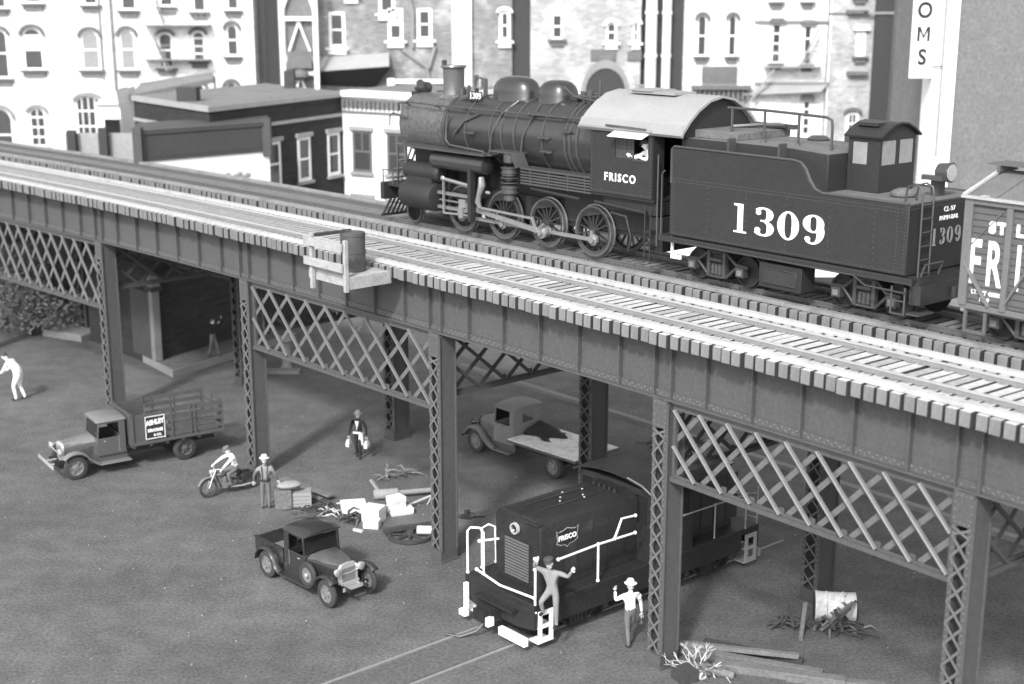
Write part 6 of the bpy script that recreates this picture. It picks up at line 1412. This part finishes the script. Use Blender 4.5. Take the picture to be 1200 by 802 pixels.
# big stucco building at the right with its white corner face
YR = 62.0
x0 = at(1118,100,YR).x; x1 = 60
t = thing('stucco_building', 'large plain grey stucco building filling the right edge', 'building', place(x0, YR, 0))
b = MB(); b.bx(0,x1-x0,0,10,0,21); b.build('wall', 'stucco', t)
b = MB(); xa = at(1090,100,YR).x-x0; b.bx(xa,-.01,-.15,1.2,0,21); b.build('corner_pier', 'white_wall', t)
b = MB(); b.bx(0,x1-x0,.2,9.8,21.001,21.2); b.build('roof', 'roof_felt', t)
b = MB(); p = at(1098,120,YR).x-x0; b.bx(p,p+.12,-.18,-.151,9.4,16.5); b.build('pier_stain', 'trim_cream', t)
t = thing('hanging_sign', 'tall white vertical sign with dark letters OMS hanging beside the grey stucco building', 'sign', place(0,0,0))
a = at(1063,92,YR); c = at(1095,-60,YR); zs_ = a.z; b = MB(); xs0, xs1 = at(1064.5,60,YR).x, at(1092,60,YR).x
b.bx(xs0,xs1,YR-.35,YR-.22,zs_,zs_+9); b.build('board', 'white_wall', t, bevel=.05)
p = at(1079,40,YR-.36); b = MB(); b.T = Matrix.Translation(((xs0+xs1)/2,YR-.356,p.z)) @ FACE_Y
h_ = .31; w_ = .27
b.prism([(-w_,-h_),(-w_+.11,-h_),(-w_+.11,h_*.45),(0,-h_*.75),(w_-.11,h_*.45),(w_-.11,-h_),(w_,-h_),(w_,h_),(w_-.13,h_),(0,-h_*.2),(-w_+.13,h_),(-w_,h_)], 0, .012, 'z'); b.build('sign_letter', 'black_ink', t, flat=True)
for ch, py in (('S',68),('O',13),('O',-14),('R',-41)):
    p = at(1079,py,YR-.36); text_part('sign_letter', ch, .92, Matrix.Translation(((xs0+xs1)/2,YR-.356,p.z)) @ FACE_Y, 'black_ink', t, .03, 1, .86)
b = MB(); b.bx(xs1-.05,xs1+.4,YR-.3,YR-.26,zs_+.5,zs_+.56); b.bx(xs1-.05,xs1+.4,YR-.3,YR-.26,zs_+4,zs_+4.06); b.build('bracket', 'trim_dark', t)

# ------------------------------------------------------------------ flat roofed block nearest the line
def poly_block(name, label, pts, z0, z1, m, cat='building', root=None, part='wall'):
    t = root or thing(name, label, cat, place(0,0,0)); b = MB(); b.prism(pts, z0, z1, 'z'); b.build(part, m, t); return t
def wall_frame(p, q):
    p = Vector((p[0],p[1],0)); q = Vector((q[0],q[1],0)); d = (q-p).normalized(); return Matrix(((d.x,-d.y,0,p.x),(d.y,d.x,0,p.y),(0,0,1,0),(0,0,0,1))), (q-p).length
def wwin(root, F, x, w, z0, z1, frame_m, pane, lint, rows=2, cols=1, fw=.1, dark_side=True):
    wn = sub('window', root); wn.matrix_local = F @ Matrix.Translation((x,0,z0)); h_ = z1-z0
    b = MB(); b.bx(-w/2,-w/2+fw,-.05,.02,0,h_); b.bx(w/2-fw,w/2,-.05,.02,0,h_); b.bx(-w/2+fw,w/2-fw,-.05,.02,0,fw); b.bx(-w/2+fw,w/2-fw,-.05,.02,h_-fw,h_)
    for k in range(1,rows): b.bx(-w/2+fw,w/2-fw,-.045,.02,h_*k/rows-.05,h_*k/rows+.05)
    for k in range(1,cols): b.bx(-w/2+w*k/cols-.04,-w/2+w*k/cols+.04,-.042,.02,h_/2,h_-fw)
    b.build('window_frame', frame_m, wn); p = MB(); p.bx(-w/2+fw,w/2-fw,-.02,-.01,fw,h_-fw); p.build('pane', pane, wn)
    p = MB(); p.bx(-w/2-.15,w/2+.15,-.16,-.01,h_+.0,h_+.22); p.build('lintel', lint, wn); p = MB(); p.bx(-w/2-.12,w/2+.12,-.18,-.01,-.16,-.0); p.build('sill', lint, wn); return wn
ZD = 11.0
K0 = Vector((-14.7,69.0)); KL = Vector((-20.3,76.4)); KR = Vector((-9.46,79.2)); KF = KL+(KR-K0)
dk = poly_block('flat_roofed_building', 'dark brick flat-roofed building with pale parapet bands behind the viaduct', [tuple(K0),tuple(KR),tuple(KF),tuple(KL)], 0, ZD-.35, 'd_brick')
b = MB(); cen = (K0+KF)/2
def grow(pts, g_): 
    return [tuple(cen+(Vector(p)-cen)*(1+g_)) for p in pts]
PTS = [K0,KR,KF,KL]
b.prism(grow(PTS,.02), ZD-.26, ZD, 'z'); b.prism(grow(PTS,.014), ZD-1.32, ZD-1.15, 'z'); b.build('parapet_band', 'trim_cream', dk)
b = MB(); b.prism(grow(PTS,.004), ZD-.349, ZD-.261, 'z'); b.build('parapet', 'd_brick', dk)
b = MB(); b.prism(grow(PTS,-.03), ZD+.001, ZD+.02, 'z'); b.build('roof', 'roof_felt', dk)
b = MB(); q = K0+(KL-K0)*.35+(KR-K0)*.04; b.bx(q.x-.5,q.x+.5,q.y,q.y+1,ZD+.02,ZD+.7); b.build('chimney', 'wood_dark', dk); b = MB(); q = K0+(KR-K0)*.9+(KL-K0)*.5; b.bx(q.x-.3,q.x+.3,q.y,q.y+.6,ZD+.02,ZD+1); b.build('chimney', 'wood_dark', dk)
F, L_ = wall_frame(K0, KR)
for x in (2.3,5.0,7.7,10.5): wwin(dk, F, x, 1.15, 6.5, 8.85, 'white', 'glass', 'trim_cream', fw=.16)
for x in (2.3,5.0,7.7): wwin(dk, F, x, 1.15, 2.2, 4.5, 'white', 'glass', 'trim_cream', fw=.16)
# white shop with heavy dark cornice in front
A0 = Vector((-17.1,64.7)); AL = Vector((-18.0,68.7)); AR = Vector((-11.9,69.3)); AF = AL+(AR-A0)
sh = poly_block('corner_shop', 'white fronted shop with a heavy dark cornice close behind the viaduct', [tuple(A0),tuple(AR),tuple(AF),tuple(AL)], 4.6, 8.9, 'white_wall')
cen = (A0+AF)/2; PTS = [A0,AR,AF,AL]
b = MB(); b.prism(grow(PTS,.02), 8.901, 10.05, 'z'); b.prism(grow(PTS,.05), 10.051, 10.25, 'z'); b.prism(grow(PTS,.035), 8.82, 8.9, 'z'); b.prism(grow(PTS,.028), 9.0, 9.12, 'z'); b.build('cornice', 'cornice_dark', sh)
b = MB()
for k, u in enumerate((0,.985)): q = A0+(AR-A0)*u; b = MB(); b.bx(q.x-.2,q.x+.2,q.y-.22,q.y+.22,8.6,10.4); b.build('cornice_bracket', 'cornice_dark', sh)
F, L_ = wall_frame(A0, AR)
b = MB(); b.T = F; 
for i in range(7): b.ell((L_*.72+.22*(i-3),-.02,7.75+.1*sin(i*2.1)),(.16,.015,.12),8)
b.T = None; b.build('painted_scroll', 'trim_cream', sh)
# ground floor of the shop with platform, seen below the girders
b = MB(); b.prism([(-15.9,61.1),(-9.5,71.6),(-13.5,74.2),(-20.4,66.2)], 0, 4.55, 'z'); b.build('ground_floor', 'd_brick', sh)
G0 = Vector((-15.9,61.1)); GL = Vector((-20.4,66.2)); F, L_ = wall_frame(GL, G0)
b = MB(); b.T = F; b.bx(L_-2.2,L_-.3,-.06,-.01,.35,3.4); b.build('grey_panel', 'cornice_dark', sh)
b = MB(); b.T = F; b.bx(L_-.22,L_+.14,-.16,.2,.34,3.55); b.k = 1; b.T = Matrix(F); b.prism([(L_-.36,3.75),(L_+.24,3.75),(L_-.06,4.3)], -.2, .24, 'y'); b.build('corner_pillar', ['stone','stone'], sh, bevel=.02)
b = MB(); b.T = F; b.bx(L_-.4,L_+.28,-.24,.3,3.551,3.749); b.build('pillar_band', 'wood_dark', sh)
b = MB(); b.prism([(-14.84,59.45),(-10.5,66.4),(-14,70),(-19.6,65.9)], .002, .32, 'z'); o = b.build('loading_platform', 'trim_grey', sh); o.data.materials[0] = M['trim_grey']
b = MB(); c_ = Vector((-14.7,65.2)); b.prism([tuple(c_+(Vector(v)-c_)*.97) for v in ((-14.84,59.45),(-10.5,66.4),(-14,70),(-19.6,65.9))], .3201, .326, 'z'); b.build('platform_floor', 'ground', sh)
# white building with bracketed cornice
W0 = Vector((-9.43,79.1)); W1 = Vector((-3.6,75.4)); W2 = W1+Vector((3.4,5.4)); W3 = W0+Vector((3.4,5.4))
wb = poly_block('bank_building', 'small white building with dentilled cornice left of the smokebox', [tuple(W0),tuple(W1),tuple(W2),tuple(W3)], 0, ZD-.2, 'white_wall')
b = MB(); b.prism([tuple(W0+Vector((-.05,-.25))),tuple(W1+Vector((.25,-.15))),tuple(W2),tuple(W3)], ZD-.199, ZD+.1, 'z'); b.build('cornice', 'trim_grey' if False else 'white_wall', wb)
F, L_ = wall_frame(W0, W1); b = MB(); b.T = F
for k in range(22): b.bx(.1+k*.31,.25+k*.31,-.2,-.01,ZD-.85,ZD-.45)
b.bx(0,L_,-.1,-.011,ZD-1.1,ZD-1.0); b.bx(0,L_,-.08,-.012,ZD-.44,ZD-.3); b.T = None; b.build('dentils', 'trim_dark', wb)
for x in (1.35,3.75,6.1): wwin(wb, F, x, 1.35, 6.65, 8.95, 'trim_dark', 'glass_mid', 'trim_cream', cols=2, fw=.15)
for x in (1.35,3.75,6.1): wwin(wb, F, x, 1.35, 3.0, 5.2, 'trim_dark', 'glass_mid', 'trim_cream', cols=2, fw=.15)
b = MB(); b.prism(grow([W0+Vector((.5,.5)),W1+Vector((-.3,.5)),W2,W3],.0), ZD+.101, ZD+.12, 'z'); b.build('roof', 'roof_felt', wb)
# retaining wall and posts at the left behind the tracks
t = thing('street_wall', 'low pale wall with dark posts beyond the tracks at the left', 'wall', place(0,0,0))
a = at(78,185,82); c = at(165,165,82); b = MB(); b.bx(a.x,c.x,82,82.4,0,c.z+.4); b.build('wall', 'trim_cream', t)
for px in (84,121): p = at(px,160,81.7); b = MB(); b.bx(p.x-.25,p.x+.25,81.5,81.9,0,p.z+.35 if px < 100 else p.z+.5); b.build('post', 'dark_wall', t)
# dark sheds and yards at street level behind the viaduct
t = thing('warehouse', 'long dark low warehouse behind the viaduct', 'warehouse', place(0,0,0)); b = MB(); b.bx(-60,-21,73,80,0,5.2); b.build('wall', 'dark_wall', t); b = MB(); b.bx(-60,-21,72.9,80,5.201,5.4); b.build('roof', 'roof_felt', t)
t = thing('warehouse', 'dark warehouse behind the kerb with a dark roof', 'warehouse', place(0,0,0)); b = MB(); b.bx(-2,7.2,66,78,0,3.2); b.build('wall', 'dark_wall', t); b = MB(); b.bx(-2,7.2,65.9,78,3.201,3.4); b.build('roof', 'steel_dark', t)
t = thing('warehouse', 'warehouse with a pale roof glimpsed under the tender', 'warehouse', place(0,0,0)); b = MB(); b.bx(7.5,26,66,78,0,3.2); b.build('wall', 'dark_wall', t); b = MB(); b.bx(7.5,26,65.9,78,3.201,3.4); b.build('roof', 'white_wall', t)
b = MB(); b.bx(-1.2,1.4,-.8,.8,0,.35); one('stone_slab', 'pale low stone slab beside the bushes', 'stone slab', b, 'stone', place(-21.6,67.2,0,-.5), .03)
# bushes
def bush(label, x, y, w, h_, seed):
    random.seed(seed); t = thing('bush', label, 'bush', place(x, y, 0), 'bushes at the left edge'); b = MB()
    for i in range(2600):
        a = random.uniform(0, 2*pi); u = random.random()**.4; ph = random.uniform(-.2, 1)*pi/2; r = u*(1+.22*sin(3*a+seed)+.18*sin(5*ph+a*2))
        p = Vector((w*r*cos(a)*cos(ph), w*r*sin(a)*cos(ph), h_*(.30+.7*r*max(0,sin(ph))*1.0+random.uniform(-.12,.12)))); s_ = random.uniform(.05,.13)
        d1 = Vector((random.uniform(-1,1),random.uniform(-1,1),random.uniform(-1,1))).normalized(); d2 = d1.orthogonal().normalized()
        b.add([p-d1*s_, p+d2*s_*.5, p+d1*s_, p-d2*s_*.5], [(0,1,2,3)])
    b.build('foliage', 'bush', t, flat=True); b = MB()
    for k in range(6): a = k*1.05; b.tube([(0,0,0),(w*.3*cos(a),w*.3*sin(a),h_*.4),(w*.6*cos(a),w*.6*sin(a),h_*.7)],[.06,.04,.02],5)
    b.build('stem', 'wood_dark', t)
bush('largest bush at the left edge under the lattice panel', -23.6, 67.2, 1.9, 2.5, 3); bush('smaller bush just right of the largest bush', -21.3, 69.0, 1.3, 2.0, 5); bush('bush cut by the left picture edge', -26.4, 68.2, 1.8, 3.4, 8); bush('bush peeping between the others', -25.0, 70.5, 1.6, 3.6, 9)

# ------------------------------------------------------------------ light, sky, camera
SUN_EL = 40; to_sun = Vector((-.32, -.95, 0)).normalized()
W = bpy.data.worlds.new('World'); SC.world = W; W.use_nodes = True; nt = W.node_tree; bg = nt.nodes['Background']
sky = nt.nodes.new('ShaderNodeTexSky'); sky.sky_type = 'NISHITA'; sky.sun_disc = False; sky.sun_elevation = radians(SUN_EL)
sky.sun_rotation = atan2(to_sun.x, to_sun.y)
sky.dust_density = 2.5
bw = nt.nodes.new('ShaderNodeRGBToBW'); nt.links.new(sky.outputs[0], bw.inputs[0]); nt.links.new(bw.outputs[0], bg.inputs['Color']); bg.inputs['Strength'].default_value = .36
sd = bpy.data.lights.new('sun', 'SUN'); sd.energy = 3.3; sd.angle = radians(5); sd.color = (1, 1, 1)
so = bpy.data.objects.new('sun', sd); COL.objects.link(so)
dirv = -(Vector((to_sun.x*cos(radians(SUN_EL)), to_sun.y*cos(radians(SUN_EL)), sin(radians(SUN_EL)))))
so.rotation_euler = dirv.to_track_quat('-Z', 'Y').to_euler()
cd = bpy.data.cameras.new('camera'); cd.sensor_width = 36; cd.lens = CF/1200*36; cd.clip_end = 1500; cd.clip_start = .5
co = bpy.data.objects.new('camera', cd); COL.objects.link(co); co.location = (0, 0, CH); co.rotation_euler = (radians(90)-CP, 0, 0)
cd.dof.use_dof = True; cd.dof.focus_distance = 37.5; cd.dof.aperture_fstop = .36
SC.camera = co
SC.view_settings.view_transform = 'Standard'; SC.view_settings.look = 'None'; SC.view_settings.exposure = 0

GR = {'bush': 'bushes at the left edge', 'carton': 'white cartons thrown in a pile', 'board': 'boards behind the crates', 'timber': 'timbers lying by the near column', 'person': 'people around the viaduct and trains', 'hand_bag': 'bags carried by the walking person',
      'tenement_building': 'white tenements across the street', 'brick_building': 'brick buildings across the street', 'alley_wall': 'dark alley walls between the buildings', 'scrap_heap': 'scrap heaps in the yard', 'brushwood': 'brushwood heaps by the crates', 'dry_weeds': 'dry weeds by the rear column',
      'warehouse': 'dark warehouses behind the viaduct', 'bridge_track': 'tracks on the viaduct deck'}
for o in bpy.data.objects:
    k = o.name.split('.')[0]
    if k in GR and 'category' in o: o['group'] = GR[k]
